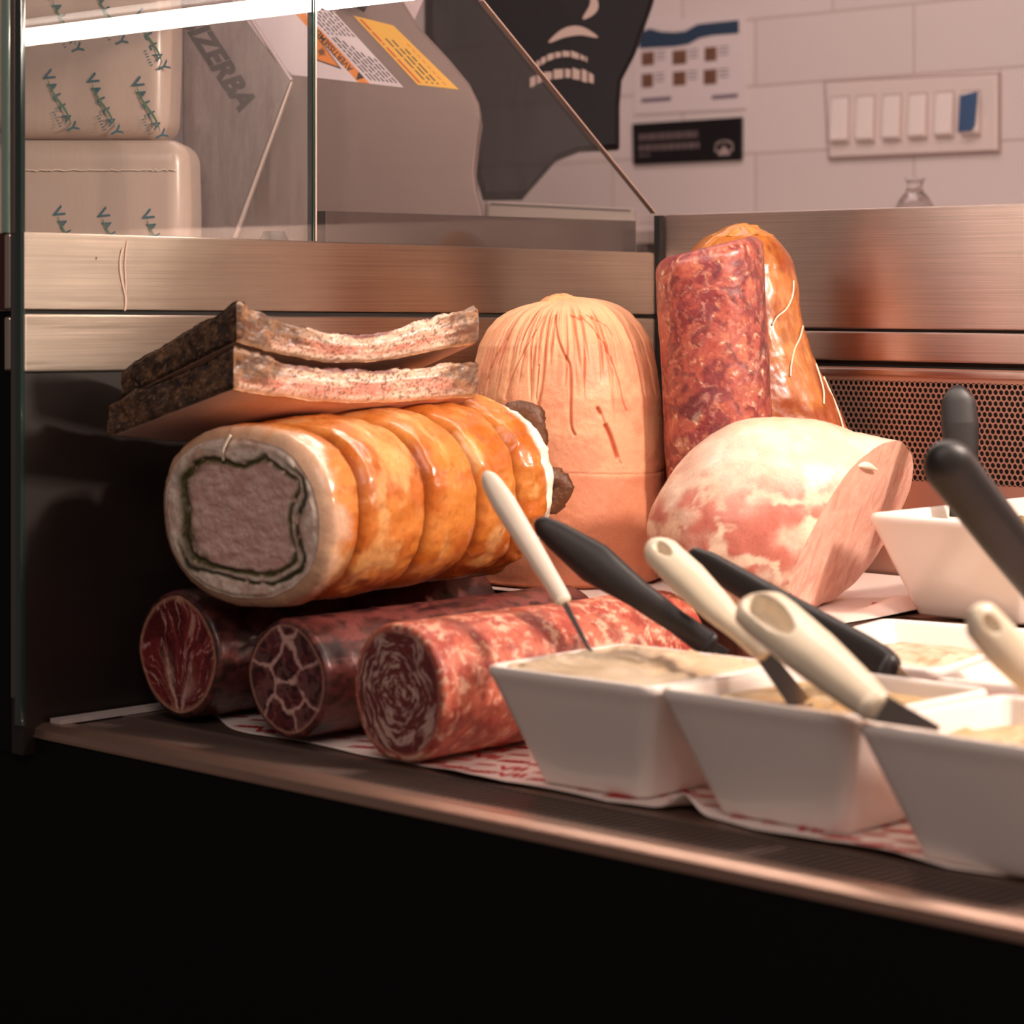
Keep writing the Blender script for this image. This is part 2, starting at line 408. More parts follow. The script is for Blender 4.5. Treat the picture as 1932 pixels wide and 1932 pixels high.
# end glass in two panes over the left wall, and the glass post at the front corner
def pane(name, poly, mat, par):
    return MB().prism([(-0.010, y, z) for y, z in poly], (1, 0, 0), 0.006).build(name, mat, par)
pane('front_end_pane', [(-0.842, 1.4070), (-0.509, 1.4039), (-0.509, 1.70), (-0.842, 1.70)], M_GLASS_S, case)
g2 = pane('rear_end_pane', [(-0.504, 1.4039), (-0.004, 1.3992), (-0.004, 1.4425), (-0.2755, 1.656), (-0.504, 1.70)], M_GLASS, case)
MB().box(-0.011, -0.003, -0.5088, -0.5065, 1.404, 1.70).build('pane_joint', M_GLASS_EDGE, case)
MB().box(-0.0035, -0.002, -0.5066, -0.5045, 1.404, 1.70).build('joint_bead', plain('joint_bead', S(215, 190, 175), 0.3, 0.6), case)
e = MB()
e.prism([(-0.0105, -0.004, 1.4425), (-0.0035, -0.004, 1.4425), (-0.0035, -0.2755, 1.656), (-0.0105, -0.2755, 1.656)], (0, 0.0012, 0.0014), 1.0)
e.build('pane_bevel_edge', plain('polished_glass_edge', S(200, 165, 150), 0.2, 0.4), case)
MB().box(-0.0100, -0.0010, -0.8480, -0.8425, 0.976, 1.70).build('corner_glass_post', M_GLASS_EDGE, case, bevel=0.001)
MB().box(-0.0310, -0.0215, -0.8475, -0.843, 1.406, 1.70).build('neighbour_glass_edge', M_GLASS_LIGHT, case, bevel=0.001)
MB().box(-0.0188, -0.0108, -0.8475, -0.843, 1.404, 1.70).build('post_channel', plain('channel_steel', S(168, 146, 140), 0.28, 1.0), case, bevel=0.003, seg=4)
# lamp tube under the canopy, and the canopy that carries it (above the frame)
lamp = empty('case_lamp', (0.75, -0.5, 1.62), 'glowing white tube lamp running along the top of the display case', 'lamp')
V, F = tube([(0.004, -0.497, 1.637), (1.40, -0.497, 1.637)], 0.0095, 16)
mesh('lamp_tube', V, F, M_TUBE, lamp)
MB().box(0.002, 1.42, -0.535, -0.460, 1.650, 1.662).build('lamp_housing', plain('lamp_housing', S(52, 44, 40), 0.5), lamp)

# ------------------------------------------------------------------ counter behind the left end glass and what stands on it
R3 = np.array([0.71691, 0.69717, 0.0]); D3 = np.array([-0.69717, 0.71691, 0.0]); Z3 = np.array([0, 0, 1.0])
cnt = empty('service_counter', (-0.7, 0.0, 0.0), 'pale service counter behind the left end glass under cheeses and slicer', 'counter')
MB().box(-1.7, -0.06, -0.78, 0.92, 1.31, 1.35).build('worktop', plain('counter_top', S(150, 128, 118), 0.4), cnt, bevel=0.003)
MB().box(-1.66, -0.08, -0.74, 0.90, 0.0, 1.31).build('counter_body', plain('counter_body', S(60, 50, 46), 0.6), cnt)

ups = MB().box(-0.078, -0.062, -0.44, 0.03, 1.3502, 1.4365).build('reflected_wall_band', plain('reflected_band_tone', S(82, 66, 62), 0.4, 0.4), bevel=0.001)  # added band in place of the back wall's mirror image in the glass
tag(ups, 'low band added behind the end glass in place of the reflected back wall', 'reflection')

def cheese(name, label, base, wdt, dep, h, rv, bulge, texts):
    """block of cheese in clear printed film; base = front centre at the counter"""
    o = empty(name, base, label, 'cheese', 'wrapped cheeses')
    B = np.array(base); n = 24; rings = []
    def outline(grow):
        pts = []
        for (cx, cy, a0) in ((wdt/2, 0, -90), (wdt/2, dep, 0), (-wdt/2, dep, 90), (-wdt/2, 0, 180)):
            sx = -1 if cx > 0 else 1; sy = 1 if cy == 0 else -1
            for a in np.radians(np.linspace(a0, a0+90, 12)):
                pts.append((cx + sx*rv + (rv+grow)*math.cos(a), cy + sy*rv + (rv+grow)*math.sin(a)))
        return pts
    re = 0.022
    for k in range(33):
        s = k / 32
        if s < .18: a = s/.18*math.pi/2; g = -re*(1-math.sin(a)); z = re*(1-math.cos(a))
        elif s > .82: a = (1-s)/.18*math.pi/2; g = -re*(1-math.sin(a)); z = h - re*(1-math.cos(a))
        else: z = re + (s-.18)/.64*(h-2*re); g = bulge*math.sin(math.pi*(s-.18)/.64)
        rings.append([B + x*R3 + y*D3 + z*Z3 for x, y in outline(g)])
    V, F = loft(rings)
    m = M_FILM; mesh('wrapped_block', V, F, m, o)
    # printed film: the word, its green stroke and small line, repeated on the front face
    for (x, z) in texts:
        tv, tf = MB(), MB()
        O = B + x*R3 + z*Z3 - D3*(bulge + 0.0009)
        for i, ch in enumerate('VALLAY'):
            d = -0.0295 + 0.0119*i
            V2, F2 = text_geo(ch, 0.0175 if i in (0, 5) else 0.0125, bold=0.0003)
            lo = O + (0.42*R3 - 0.907*Z3)*d
            tv.add(on_plane(V2, lo, R3, Z3, math.radians(-62)), F2)
        for q in range(6):
            lo = O + (0.42*R3 - 0.907*Z3)*(0.012 + 0.0032*q) - 0.0125*R3
            tv.add([lo, lo + 0.0030*(0.907*R3+0.42*Z3), lo + 0.0030*(0.907*R3+0.42*Z3) + 0.0010*(0.42*R3-0.907*Z3), lo + 0.0010*(0.42*R3-0.907*Z3)], [(0, 1, 2, 3)])
        P = []
        for q in np.linspace(-1, 1, 14):
            c = O - D3*0.0003 + (0.42*R3 - 0.907*Z3)*(q*0.026) + (0.907*R3 + 0.42*Z3)*(0.0022*math.sin(q*2.6))
            wd = 0.0011*(1-q*q) + 0.0002
            P.append((c - (0.907*R3+0.42*Z3)*wd, c + (0.907*R3+0.42*Z3)*wd))
        VV = [p for pr in P for p in pr]
        tf.add(VV, [(2*i, 2*i+1, 2*i+3, 2*i+2) for i in range(len(P)-1)])
        lt = mesh('printed_lettering', tv.v, tv.f, M_TEAL, o, False); mesh('green_stroke', tf.v, tf.f, M_GREEN, lt, False)
    # heat seam of the film, its highlight put in as near-white colour
    zz = h * 0.80; rr = np.random.default_rng(int(h*1e4))
    pts = [B + x*R3 + (zz + rr.normal(0, 0.0004 + 0.0012*max(x/wdt, 0)))*Z3 - D3*(0.0012 + bulge*.6) for x in np.linspace(-wdt/2+.03, wdt/2-.012, 70)]
    V, F = tube(pts, 0.0008, 6); mesh('film_seam', V, F, plain('film_seam', S(255, 240, 220), 0.2, coat=1.0), o)
    return o
fm = NT('cheese_in_film'); n1 = fm.noise(9, 4)
fm.set(Base_Color=fm.mix(tuple(S(205, 180, 158)), tuple(S(226, 202, 190)), n1), Roughness=0.42, Coat_Weight=0.5, Coat_Roughness=0.22, Normal=fm.bump(fm.noise(1.0, 4, .6, (40, 40, 9)), 0.10, 0.003))
M_FILM = fm.m
LB = np.array((-0.2919, -0.5627, 1.3500)); 
def tx(pts): return pts
cheese('cheese_block', 'lower cheese block in clear lettered film, standing on the counter behind the end glass',
       (LB[0], LB[1], 1.3508), 0.2065, 0.12, 0.162, 0.022, 0.0015,
       [((px-166)/4760*2.6, (560-py)/4760*2.6) for px, py in ((132, 452), (216, 455), (300, 458))])
UB = np.array((-0.3146, -0.5568, 1.3500))
cheese('cheese_block', 'upper cheese block in clear lettered film, resting on top of another block',
       (UB[0], UB[1], 1.5148), 0.1835, 0.115, 0.20, 0.02, 0.002,
       [((px-150)/4760*2.62, (560-py)/4760*2.62 - 0.1645) for px, py in ((113, 193), (196, 200), (281, 207), (122, 44), (205, 30), (285, 78))])

# slicer: brushed gauge plate with its name, grey housing, two warning stickers
sl = empty('meat_slicer', (-0.2513, -0.2442, 1.3500), 'grey metal meat slicer with warning stickers behind the end glass', 'slicer')
def poly(pts, depth, thick, name, mat, par, bevel=0.0):
    return MB().prism(pts, D3, thick).build(name, mat, par, bevel=bevel)
mplate = NT('slicer_plate'); n = mplate.noise(1.0, 6, .75, (220, 60, 30), 1.2)
mplate.set(Base_Color=mplate.mix(tuple(S(104, 90, 90)), tuple(S(160, 144, 140)), n), Metallic=0.75, Roughness=0.42, Normal=mplate.bump(n, .25, .0006))
poly([(-0.3404, -0.4006, 1.7082), (-0.3209, -0.3817, 1.7082), (-0.2563, -0.3189, 1.5857), (-0.3011, -0.3624, 1.4147), (-0.3052, -0.3664, 1.3512), (-0.3404, -0.4006, 1.3512)], 0, 0.012, 'gauge_plate', mplate.m, sl, 0.001)
bright = plain('edge_highlight', S(235, 215, 205), 0.3, 0.5)  # pale colour carries the highlight along the plate's bevel
poly([(-0.2548, -0.3202, 1.5855), (-0.2532, -0.3186, 1.5844), (-0.2966, -0.3608, 1.4147), (-0.3003, -0.3644, 1.4147)], 0, 0.012, 'plate_front_edge', bright, sl, 0.001)
poly([(-0.3171, -0.3752, 1.7085), (-0.3126, -0.3707, 1.7085), (-0.2558, -0.3155, 1.5870), (-0.2587, -0.3184, 1.5853)], 0, 0.010, 'plate_top_edge', plain('satin_edge', S(196, 176, 178), 0.35, 0.4), sl, 0.001)
V2, F2 = text_geo('BIZERBA', 0.031, 1.04, 0.0016, 0.25)
O = np.array((-0.3139, -0.3756, 1.6088)) - D3*0.0006
mesh('name_lettering', on_plane(V2, O, R3, Z3, math.radians(-57)), F2, plain('grey_print', S(66, 58, 58), 0.6), sl, False)
mbody = plain('slicer_body', S(128, 106, 100), 0.5, 0.1, noise=(8, .06))
poly([(-0.3568, -0.3468, 1.7147), (-0.2210, -0.2147, 1.7147), (-0.1923, -0.1868, 1.6500), (-0.1678, -0.1630, 1.6135), (-0.1518, -0.1475, 1.5865), (-0.1442, -0.1401, 1.5647), (-0.1425, -0.1384, 1.5471), (-0.1451, -0.1409, 1.5253), (-0.1476, -0.1434, 1.4912), (-0.1459, -0.1417, 1.4676), (-0.1417, -0.1376, 1.4471), (-0.1332, -0.1294, 1.3512), (-0.3483, -0.3386, 1.3512)], 0, 0.14, 'housing', mbody, sl, 0.004)
poly([(-0.2645, -0.1455, 1.7251), (-0.2406, -0.1223, 1.7251), (-0.2467, -0.1282, 1.6888), (-0.2549, -0.1362, 1.6622), (-0.2636, -0.1446, 1.6761)], 0, 0.02, 'carriage_arm', plain('pale_arm', S(205, 182, 184), 0.5), sl)
k = MB(); V, F = tube([(-0.2385, -0.2597, 1.6817), (-0.2197, -0.2414, 1.6677)], 0.0045, 14); k.add(V, F); k.build('lock_knob', M_BLACKP, sl, True)
kx = np.array((-0.2003, -0.3899, 1.4131)); rings = []
for q in range(9):
    z = -0.03 + q*0.0045; r = (0.017 if q % 2 else 0.0155) * (1 if q < 7 else .75)
    a = np.linspace(0, 2*np.pi, 20, endpoint=False); rings.append(kx + np.outer(np.cos(a)*r, R3) + np.outer(np.sin(a)*r, D3) + z*Z3)
V, F = loft(rings); mesh('thickness_dial', V, F, plain('dark_knob', S(30, 30, 26), 0.25), sl, False)
def sticker(name, corners, mat):
    return MB().prism(corners, -D3, 0.0006).build(name, mat, sl)
T0 = 2.7992; mpp = T0/4760
def PX(o, dx, dy, lift=0.0008): return np.array(o) + R3*dx*mpp - Z3*dy*mpp - D3*lift
WL = (-0.2339, -0.2284, 1.5870)          # lower end of the orange band
aV = np.array((-112, -122)) / 165.6; cV = np.array((205, 23)) / 206.3
ws = MB().prism([PX(WL, *(cV*-140), lift=0), PX(WL, *(cV*72), lift=0), PX(WL, *(cV*72 + aV*195), lift=0), PX(WL, *(cV*-140 + aV*195), lift=0)], -D3, 0.0006).build('warning_sticker', M_PAPERW, sl)
def skew(s, t): return cV*s + aV*t
bd = MB(); bd.add([PX(WL, *skew(*q)) for q in ((-14, 0), (8, 0), (8, 240), (-14, 240))], [(0, 1, 2, 3)])
bd.add([PX(WL, *skew(*q)) for q in ((-14, 0), (-14, 0), (-14, 1))], [(0, 1, 2)])
bd.build('orange_band', M_ORANGE, ws)
tr = [np.array(q) for q in ((586-690, 52-157), (590-690, 112-157), (645-690, 131-157))]
m = MB(); m.add([PX(WL, *q, lift=.0008) for q in tr], [(0, 1, 2)]); m.build('hazard_triangle_border', M_INK, ws)
cc = sum(tr)/3; m = MB(); m.add([PX(WL, *(cc + (q-cc)*0.86), lift=.0010) for q in tr], [(0, 1, 2)]); m.build('hazard_triangle', M_ORANGE, ws)
m = MB()
for q in range(9):
    a = q*0.698; m.add([PX(WL, *(cc + np.array((math.cos(a-.25), math.sin(a-.25)))*5), lift=.0012), PX(WL, *(cc + np.array((math.cos(a), math.sin(a)))*(11 if q % 2 else 8)), lift=.0012), PX(WL, *(cc + np.array((math.cos(a+.25), math.sin(a+.25)))*5), lift=.0012), PX(WL, *cc, lift=.0012)], [(0, 1, 2, 3)])
m.build('hazard_symbol', M_INK, ws)
V2, F2 = text_geo('AVERTISSEMENT', 0.0095, 1.0, 0.0002)
mesh('band_lettering', on_plane(V2, PX(WL, *skew(-4, 92), lift=.0011), R3, Z3, math.radians(180-48)), F2, M_INK, ws, False)
m = MB(); m.add([PX(WL, *q, lift=.0011) for q in ((-13, -22), (-2, -10), (-18, -6))], [(0, 1, 2)]); m.build('alert_mark', M_INK, ws)
r2 = np.random.default_rng(5); m = MB()
for row in range(7):
    s = 16 + row*8.0; t = 10
    while t < 118 - row*8:
        ln = r2.uniform(7, 20); m.add([PX(WL, *skew(*q)) for q in ((s, t), (s+3.4, t), (s+3.4, t+ln), (s, t+ln))], [(0, 1, 2, 3)]); t += ln + 3
    t = 128
    while t < 190:
        ln = r2.uniform(5, 16); m.add([PX(WL, *skew(*q)) for q in ((s, t), (s+3.2, t), (s+3.2, t+ln), (s, t+ln))], [(0, 1, 2, 3)]); t += ln + 3
m.build('small_print', M_INK, ws)
ys = sticker('yellow_sticker', [(-0.2440, -0.2382, 1.6623), (-0.2119, -0.2071, 1.6511), (-0.1597, -0.1562, 1.5799), (-0.1925, -0.1882, 1.5852)], M_YELLOW)
YL = (-0.1925, -0.1882, 1.5852); aY = np.array((-122, -131))/179.; cY = np.array((78, 9))/78.5
m = MB(); mr = MB()
def bar(mm, s, t, wd, ln): mm.add([PX(YL, *(cY*q[0] + aY*q[1])) for q in ((s, t), (s+wd, t), (s+wd, t+ln), (s, t+ln))], [(0, 1, 2, 3)])
for s, wd, lst in ((6, 5, ((6, 62), (72, 26), (104, 5), (112, 26), (142, 28))),): 
    for t, ln in lst: bar(mr, s, t, wd, ln)
for s in (22, 33, 43):
    t = 8; bar(m, s, t, 3.4, 4); t += 9
    while t < 118 - (s-22): 
        ln = r2.uniform(8, 26); bar(m, s, t, 3.4, ln); t += ln + 4
for t in range(8, 120, 14): bar(mr, 58, t, 2.0, 9)
m.build('small_print', M_INK, ys); mr.build('red_print', plain('orange_print', S(205, 84, 30), .6), ys)

# grey equipment box and the black bag standing on it
bx = empty('equipment_box', (-0.3516, 0.2162, 1.3500), 'plain grey-beige equipment box behind the end glass, under the black bag', 'box')
MB().prism([(-0.3863, 0.1127, 1.4704), (-0.2511, 0.2442, 1.4612), (-0.2511, 0.2442, 1.3513), (-0.3863, 0.1127, 1.3513)], D3, 0.22).build('cabinet', plain('box_paint', S(160, 142, 132), 0.5), bx, bevel=0.006, seg=3)
MB().prism([(-0.3808, 0.1166, 1.4671), (-0.2551, 0.2389, 1.4585), (-0.2551, 0.2389, 1.4565), (-0.3808, 0.1166, 1.4651)], -D3, 0.001).build('lid_seam', M_GAP, bx)
bag = empty('coffee_bag', (-0.4696, 0.2409, 1.4776), 'large black bag with pale curved lettering, standing beyond the sloping glass edge', 'bag')
def bagshape():
    prof = [(-0.1151, 0.4368), (0.2004, 0.4368), (0.1844, 0.3813), (0.1622, 0.3189), (0.1442, 0.2842), (0.1414, 0.2496), (0.1414, 0.1955), (0.0894, 0.1927), (0.0582, 0.1803), (0.0132, 0.1289), (-0.0388, 0.1283), (-0.0485, 0.1595), (-0.0492, 0.2011), (-0.0735, 0.2634), (-0.1151, 0.3466)]
    P = np.array(prof); c = P.mean(0); Bp = np.array((-0.4666, 0.2438, 1.3500)); rings = []
    pts = []
    for i in range(len(P)):
        for f in np.linspace(0, 1, 6, endpoint=False): pts.append(P[i]*(1-f) + P[(i+1) % len(P)]*f)
    pts = np.array(pts)
    for dpt, s in ((0.0, .93), (0.004, .975), (0.014, 1.0), (0.07, 1.0), (0.08, .97)):
        q = c + (pts - c)*s
        rings.append(np.array([Bp + R3*a + Z3*b + D3*dpt for a, b in q]))
    return loft(rings)
V, F = bagshape()
mbag = plain('black_foil', S(24, 16, 20), 0.6, spec=.25, noise=(9, .4), bump=(14, .25, .01))
b_ = mesh('pouch', V, F, mbag, bag, False); fix_normals(b_)
m = MB(); Bp = np.array((-0.4653, 0.2424, 1.3500))
def stroke(mm, pts, wmax):
    """curved tapering stroke of the bag's lettering, on its front"""
    P = smoothpath([(a, b, 0) for a, b in pts], 18)[:, :2]; L = []
    for i, p in enumerate(P):
        d = unit(P[min(i+1, 17)] - P[max(i-1, 0)]); nn = np.array((-d[1], d[0])); wv = wmax*math.sin(math.pi*(i+.6)/18.2)
        L += [Bp + R3*(p+nn*wv)[0] + Z3*(p+nn*wv)[1], Bp + R3*(p-nn*wv)[0] + Z3*(p-nn*wv)[1]]
    mm.add(L, [(2*i, 2*i+1, 2*i+3, 2*i+2) for i in range(17)])
stroke(m, [(0.1053, 0.3963), (0.1067, 0.3783), (0.0928, 0.3631)], .006)
stroke(m, [(0.0478, 0.3326), (0.0686, 0.3450), (0.0894, 0.3478), (0.1122, 0.3395)], .0065)
def wordrow(pts, hgt, cuts, seed):
    P = smoothpath([(a, b, 0) for a, b in pts], 40)[:, :2]; r_ = np.random.default_rng(seed); i = 0
    while i < 38:
        n_ = int(r_.integers(3, 6)); j = min(i + n_, 39); hh = hgt*r_.uniform(.75, 1.1)
        q = [P[i] - (0, hh/2), P[j] - (0, hh/2), P[j] + (0, hh/2*r_.uniform(.6, 1)), P[i] + (0, hh/2)]
        m.add([Bp + R3*c_[0] + Z3*c_[1] for c_ in q], [(0, 1, 2, 3)]); i = j + 1
wordrow([(0.0319, 0.3035), (0.0513, 0.3146), (0.0755, 0.3180), (0.0984, 0.3104)], .0085, 6, 1)
wordrow([(0.0236, 0.2799), (0.0478, 0.2896), (0.0790, 0.2924), (0.1067, 0.2855)], .0150, 6, 2)
m.build('pale_lettering', plain('pale_print', S(190, 160, 150), .6), bag)

# ------------------------------------------------------------------ on the tiled wall
def wallbox(mm, pts, y0, y1):
    P = [np.array(p) for p in pts]; mm.prism([(p[0], y1, p[2]) for p in P], (0, -1, 0), y1 - y0); return mm
po = empty('poster', (-0.7861, 0.9800, 1.7244), 'white hygiene poster with dark blue wave header and six small pictures', 'poster')
wallbox(MB(), [(-0.9017, 0.9800, 1.7996), (-0.6685, 0.9800, 1.7919), (-0.6685, 0.9800, 1.6460), (-0.9017, 0.9800, 1.6485)], .9775, .9795).build('paper', plain('poster_paper', S(226, 208, 206), .5), po)
wallbox(MB(), [(-0.8902, 0.9800, 1.7554), (-0.8902, 0.9800, 1.7814), (-0.8672, 0.9800, 1.7866), (-0.8422, 0.9800, 1.7796), (-0.8140, 0.9800, 1.7767), (-0.7917, 0.9800, 1.7767), (-0.7662, 0.9800, 1.7859), (-0.7365, 0.9800, 1.7862), (-0.6814, 0.9800, 1.7862), (-0.6814, 0.9800, 1.7653), (-0.7365, 0.9800, 1.7659), (-0.7618, 0.9800, 1.7635), (-0.7861, 0.9800, 1.7551), (-0.8140, 0.9800, 1.7536)], .9770, .9775).build('header', plain('poster_blue', S(48, 66, 88), .5), po)
pic = plain('poster_picture', S(120, 82, 64), .6, noise=(60, .4)); cap_m = plain('poster_print', S(120, 104, 118), .6)
for a, b in (((-0.8844, 0.9800, 1.7489), (-0.8581, 0.9800, 1.7273)), ((-0.8185, 0.9800, 1.7470), (-0.7895, 0.9800, 1.7246)), ((-0.7508, 0.9800, 1.7475), (-0.7267, 0.9800, 1.7256)), ((-0.8844, 0.9800, 1.7134), (-0.8604, 0.9800, 1.6913)), ((-0.8174, 0.9800, 1.7127), (-0.7906, 0.9800, 1.6906)), ((-0.7530, 0.9800, 1.7121), (-0.7267, 0.9800, 1.6886))):
    MB().box(a[0], b[0], .9768, .9775, b[2], a[2]).build('picture', pic, po)
    m2 = MB()
    for k in range(3): m2.box(b[0]+.004, b[0]+.024, .9770, .9775, a[2]-.002-.006*k, a[2]-.0004-.006*k)
    m2.build('caption', cap_m, po)
for a, b in (((-0.8856, 0.9800, 1.6737), (-0.8219, 0.9800, 1.6668)), ((-0.7365, 0.9800, 1.6706), (-0.6835, 0.9800, 1.6643))): MB().box(a[0], b[0], .9770, .9775, b[2], a[2]).build('footer_line', cap_m, po)
sg = empty('wall_sign', (-0.7861, 0.9800, 1.5610), 'small black sign with two pale lines and a round emblem', 'sign')
wallbox(MB(), [(-0.9029, 0.9800, 1.6330), (-0.6739, 0.9800, 1.6329), (-0.6739, 0.9800, 1.5653), (-0.9006, 0.9800, 1.5661)], .974, .9795).build('plate', plain('sign_black', S(24, 18, 20), .4), sg, bevel=.001)
m = MB()
for a, b in (((-0.8879, 0.9800, 1.6158), (-0.7618, 0.9800, 1.6025)), ((-0.8879, 0.9800, 1.5976), (-0.7574, 0.9800, 1.5854)), ((-0.8879, 0.9800, 1.5820), (-0.8627, 0.9800, 1.5767))):
    x = a[0]
    while x < b[0]:
        wd = random.uniform(.006, .014); m.box(x, min(x+wd, b[0]), .9735, .974, b[2]+.002, a[2]); x += wd + .003
m.build('printed_lines', plain('sign_print', S(110, 92, 92), .6), sg)
ec = np.array((-0.7083, 0.9800, 1.5842)); m = MB()
for q in range(7):
    a = math.pi*q/6; r = .013
    m.box(ec[0] + r*math.cos(a) - .0055, ec[0] + r*math.cos(a) + .0055, .9733, .974, ec[2]-.004 + .6*r*math.sin(a), ec[2] + .006 + .6*r*math.sin(a))
m.box(ec[0]-.012, ec[0]+.012, .9733, .974, ec[2]-.010, ec[2]+.004)
m.build('emblem', plain('sign_emblem', S(172, 150, 145), .6), sg)
sw = empty('light_switch_panel', (-0.3494, 0.9800, 1.5625), 'wide white wall plate with a row of rocker switches', 'light switch')
wallbox(MB(), [(-0.5089, 0.9800, 1.6766), (-0.2006, 0.9800, 1.6706), (-0.2006, 0.9800, 1.5612), (-0.5008, 0.9800, 1.5628)], .972, .9795).build('switch_plate', plain('switch_plate', S(226, 206, 200), .35), sw, bevel=.002)
wallbox(MB(), [(-0.5129, 0.9800, 1.6809), (-0.1970, 0.9800, 1.6735), (-0.1970, 0.9800, 1.5572), (-0.5049, 0.9800, 1.5581)], .9755, .9796).build('back_plate', plain('switch_back', S(176, 150, 145), .4), sw, bevel=.001)
for a, b in (((-0.4938, 0.9800, 1.6522), (-0.4629, 0.9800, 1.5847)), ((-0.4461, 0.9800, 1.6512), (-0.4158, 0.9800, 1.5842)), ((-0.3973, 0.9800, 1.6501), (-0.3675, 0.9800, 1.5845)), ((-0.3503, 0.9800, 1.6491), (-0.3210, 0.9800, 1.5848)), ((-0.3032, 0.9800, 1.6488), (-0.2744, 0.9800, 1.5851)), ((-0.2569, 0.9800, 1.6478), (-0.2286, 0.9800, 1.5854))):
    fr = MB().box(a[0]-.002, b[0]+.002, .9705, .9722, b[2]-.003, a[2]+.003).build('switch_bezel', plain('switch_bezel', S(196, 172, 166), .4), sw)
    p = MB(); x0, x1, z0, z1 = a[0], b[0], b[2], a[2]
    p.add([(x0,.9705,z0),(x1,.9705,z0),(x1,.9705,z1),(x0,.9705,z1),(x0,.9630,z0+.004),(x1,.9630,z0+.004),(x1,.9690,z1),(x0,.9690,z1)], [(0,1,2,3),(7,6,5,4),(0,4,5,1),(1,5,6,2),(2,6,7,3),(3,7,4,0)])
    p.build('switch_paddle', plain('switch_white', S(238, 220, 214), .3), fr, bevel=.0008)
wallbox(MB(), [(-0.2551, 0.9800, 1.6423), (-0.2259, 0.9800, 1.6468), (-0.2313, 0.9800, 1.5978), (-0.2368, 0.9800, 1.5904), (-0.2587, 0.9800, 1.5898)], .9600, .9625).build('blue_tape', plain('blue_tape', S(66, 92, 128), .5), sw)
# glass flask on a narrow wall shelf
fc = np.array((-0.1938, 0.7602, 1.3500))
shf = MB().box(-1.0, -0.1, fc[1]-.06, .979, 1.4300, 1.4480).build('wall_shelf', plain('shelf_board', S(170, 150, 142), .5))
tag(shf, 'narrow pale shelf on the tiled wall, under the glass flask', 'shelf')
fc = np.array((-0.1938, 0.7602, 1.3500)); rings = []
for r, z in ((.018,1.4482),(.026,1.452),(.029,1.462),(.027,1.474),(.020,1.486),(.0125,1.495),(.0105,1.503),(.0115,1.509),(.0150,1.513)):
    a = np.linspace(0, 2*np.pi, 32, endpoint=False); rings.append(np.stack([fc[0]+r*np.cos(a), np.full(32, 0)+fc[1]+r*np.sin(a), np.full(32, z)], -1))
gm = NT('flask_glass'); gm.set(Base_Color=(1, .97, .96), Roughness=0.02, Transmission_Weight=1.0, IOR=1.45)
V, F = loft(rings); fl = mesh('glass_flask', V, F, gm.m); fix_normals(fl)
tag(fl, 'small clear glass flask with flared neck, standing on the wall shelf', 'flask')

# ------------------------------------------------------------------ butcher paper, risers
ris = MB().box(0.004, 0.515, -0.385, -0.006, DECK + 0.0002, RISER - 0.0012).box(0.515, 0.80, -0.262, -0.006, DECK + 0.0002, RISER - 0.0012).build('display_riser', M_STEEL_DARK)
tag(ris, 'low steel riser at the back of the case, carrying the ham and standing sausages', 'riser')
M_PAPER = plain('butcher_paper', S(240, 222, 214), 0.6, bump=(60, .15, .002))
def paper_z(x, y):
    """height of the front sheet: flat under the goods, curling up between them at its front edge"""
    f = sst(-0.727, -0.752, y)
    z = 0.0009 + f*(0.0008 + 0.004*np.clip(np.sin(x*31+.6), 0, 1)*(x > .36) + 0.003*np.clip(np.sin(x*23 + 2.2), 0, 1))
    z = z + sst(-0.700, -0.746, y)*0.019*np.exp(-((x-0.653)/0.0125)**2)
    return DECK + z
def sheet(name, x0, x1, y0f, y1, zf, nx, ny, mat, label):
    xs = np.linspace(x0, x1, nx); P = []
    for k in range(ny):
        t = k/(ny-1); y = y0f(xs)*(1-t) + y1*t
        P.append(np.stack([xs, y, zf(xs, y)], -1))
    P = np.array(P).reshape(-1, 3)
    o = mesh(name, P, gridF(ny, nx, False), mat)
    so = o.modifiers.new('thickness', 'SOLIDIFY'); so.thickness = 0.0003; so.offset = -1
    tag(o, label, 'paper'); return o
front_edge = lambda x: -0.739 - 0.006*np.sin(x*17) - 0.004*np.sin(x*43+1) + 0.055*np.exp(-((x-0.03)/0.10)**2) 
pap = sheet('butcher_paper', 0.03, 1.30, front_edge, -0.386, paper_z, 420, 60, M_PAPER, 'white butcher paper printed in red, spread on the deck along the front')
m = MB(); r3 = np.random.default_rng(3)
def print_on(mm, V2, F2, x, y, ang, zf, lim):
    c, s_ = math.cos(ang), math.sin(ang)
    X = x + c*V2[:, 0] - s_*V2[:, 1]; Y = y + s_*V2[:, 0] + c*V2[:, 1]
    if not lim(X, Y): return
    mm.add(np.stack([X, Y, zf(X, Y) + 0.0005], -1), F2)
words = [text_geo('nato', 0.016, .9, .0006, .35), text_geo('VII', 0.022, 1.0, .0008), text_geo('nato', 0.011, .9, .0004, .35)]
inl = lambda X, Y: (Y.min() > front_edge(X).max() + .003) and Y.max() < -.39 and X.min() > .05 and X.max() < 1.28
for j in range(14):
    for i in range(46):
        V2, F2 = words[1 if (i + j) % 5 == 0 else (0 if j % 2 else 2)]
        print_on(m, V2, F2, 0.05 + i*0.029 + 0.011*(j % 3), -0.742 + j*0.0245 + 0.006*math.sin(i*.9), 0.35 + .1*math.sin(i), paper_z, inl)
mesh('red_lettering', m.v, m.f, M_RED, pap, False)
def riser_paper_z(x, y): return RISER + 0.0008 + 0.012*np.exp(-(((x-0.490)/0.016)**2 + ((y+0.235)/0.045)**2))
pap2 = sheet('butcher_paper', 0.05, 0.512, lambda x: -0.384 + 0*x, -0.012, riser_paper_z, 220, 130, M_PAPER, 'white butcher paper with red script, covering the riser under the pale ham')
V2, F2 = text_geo('nato', 0.026, .85, .0006, .3)
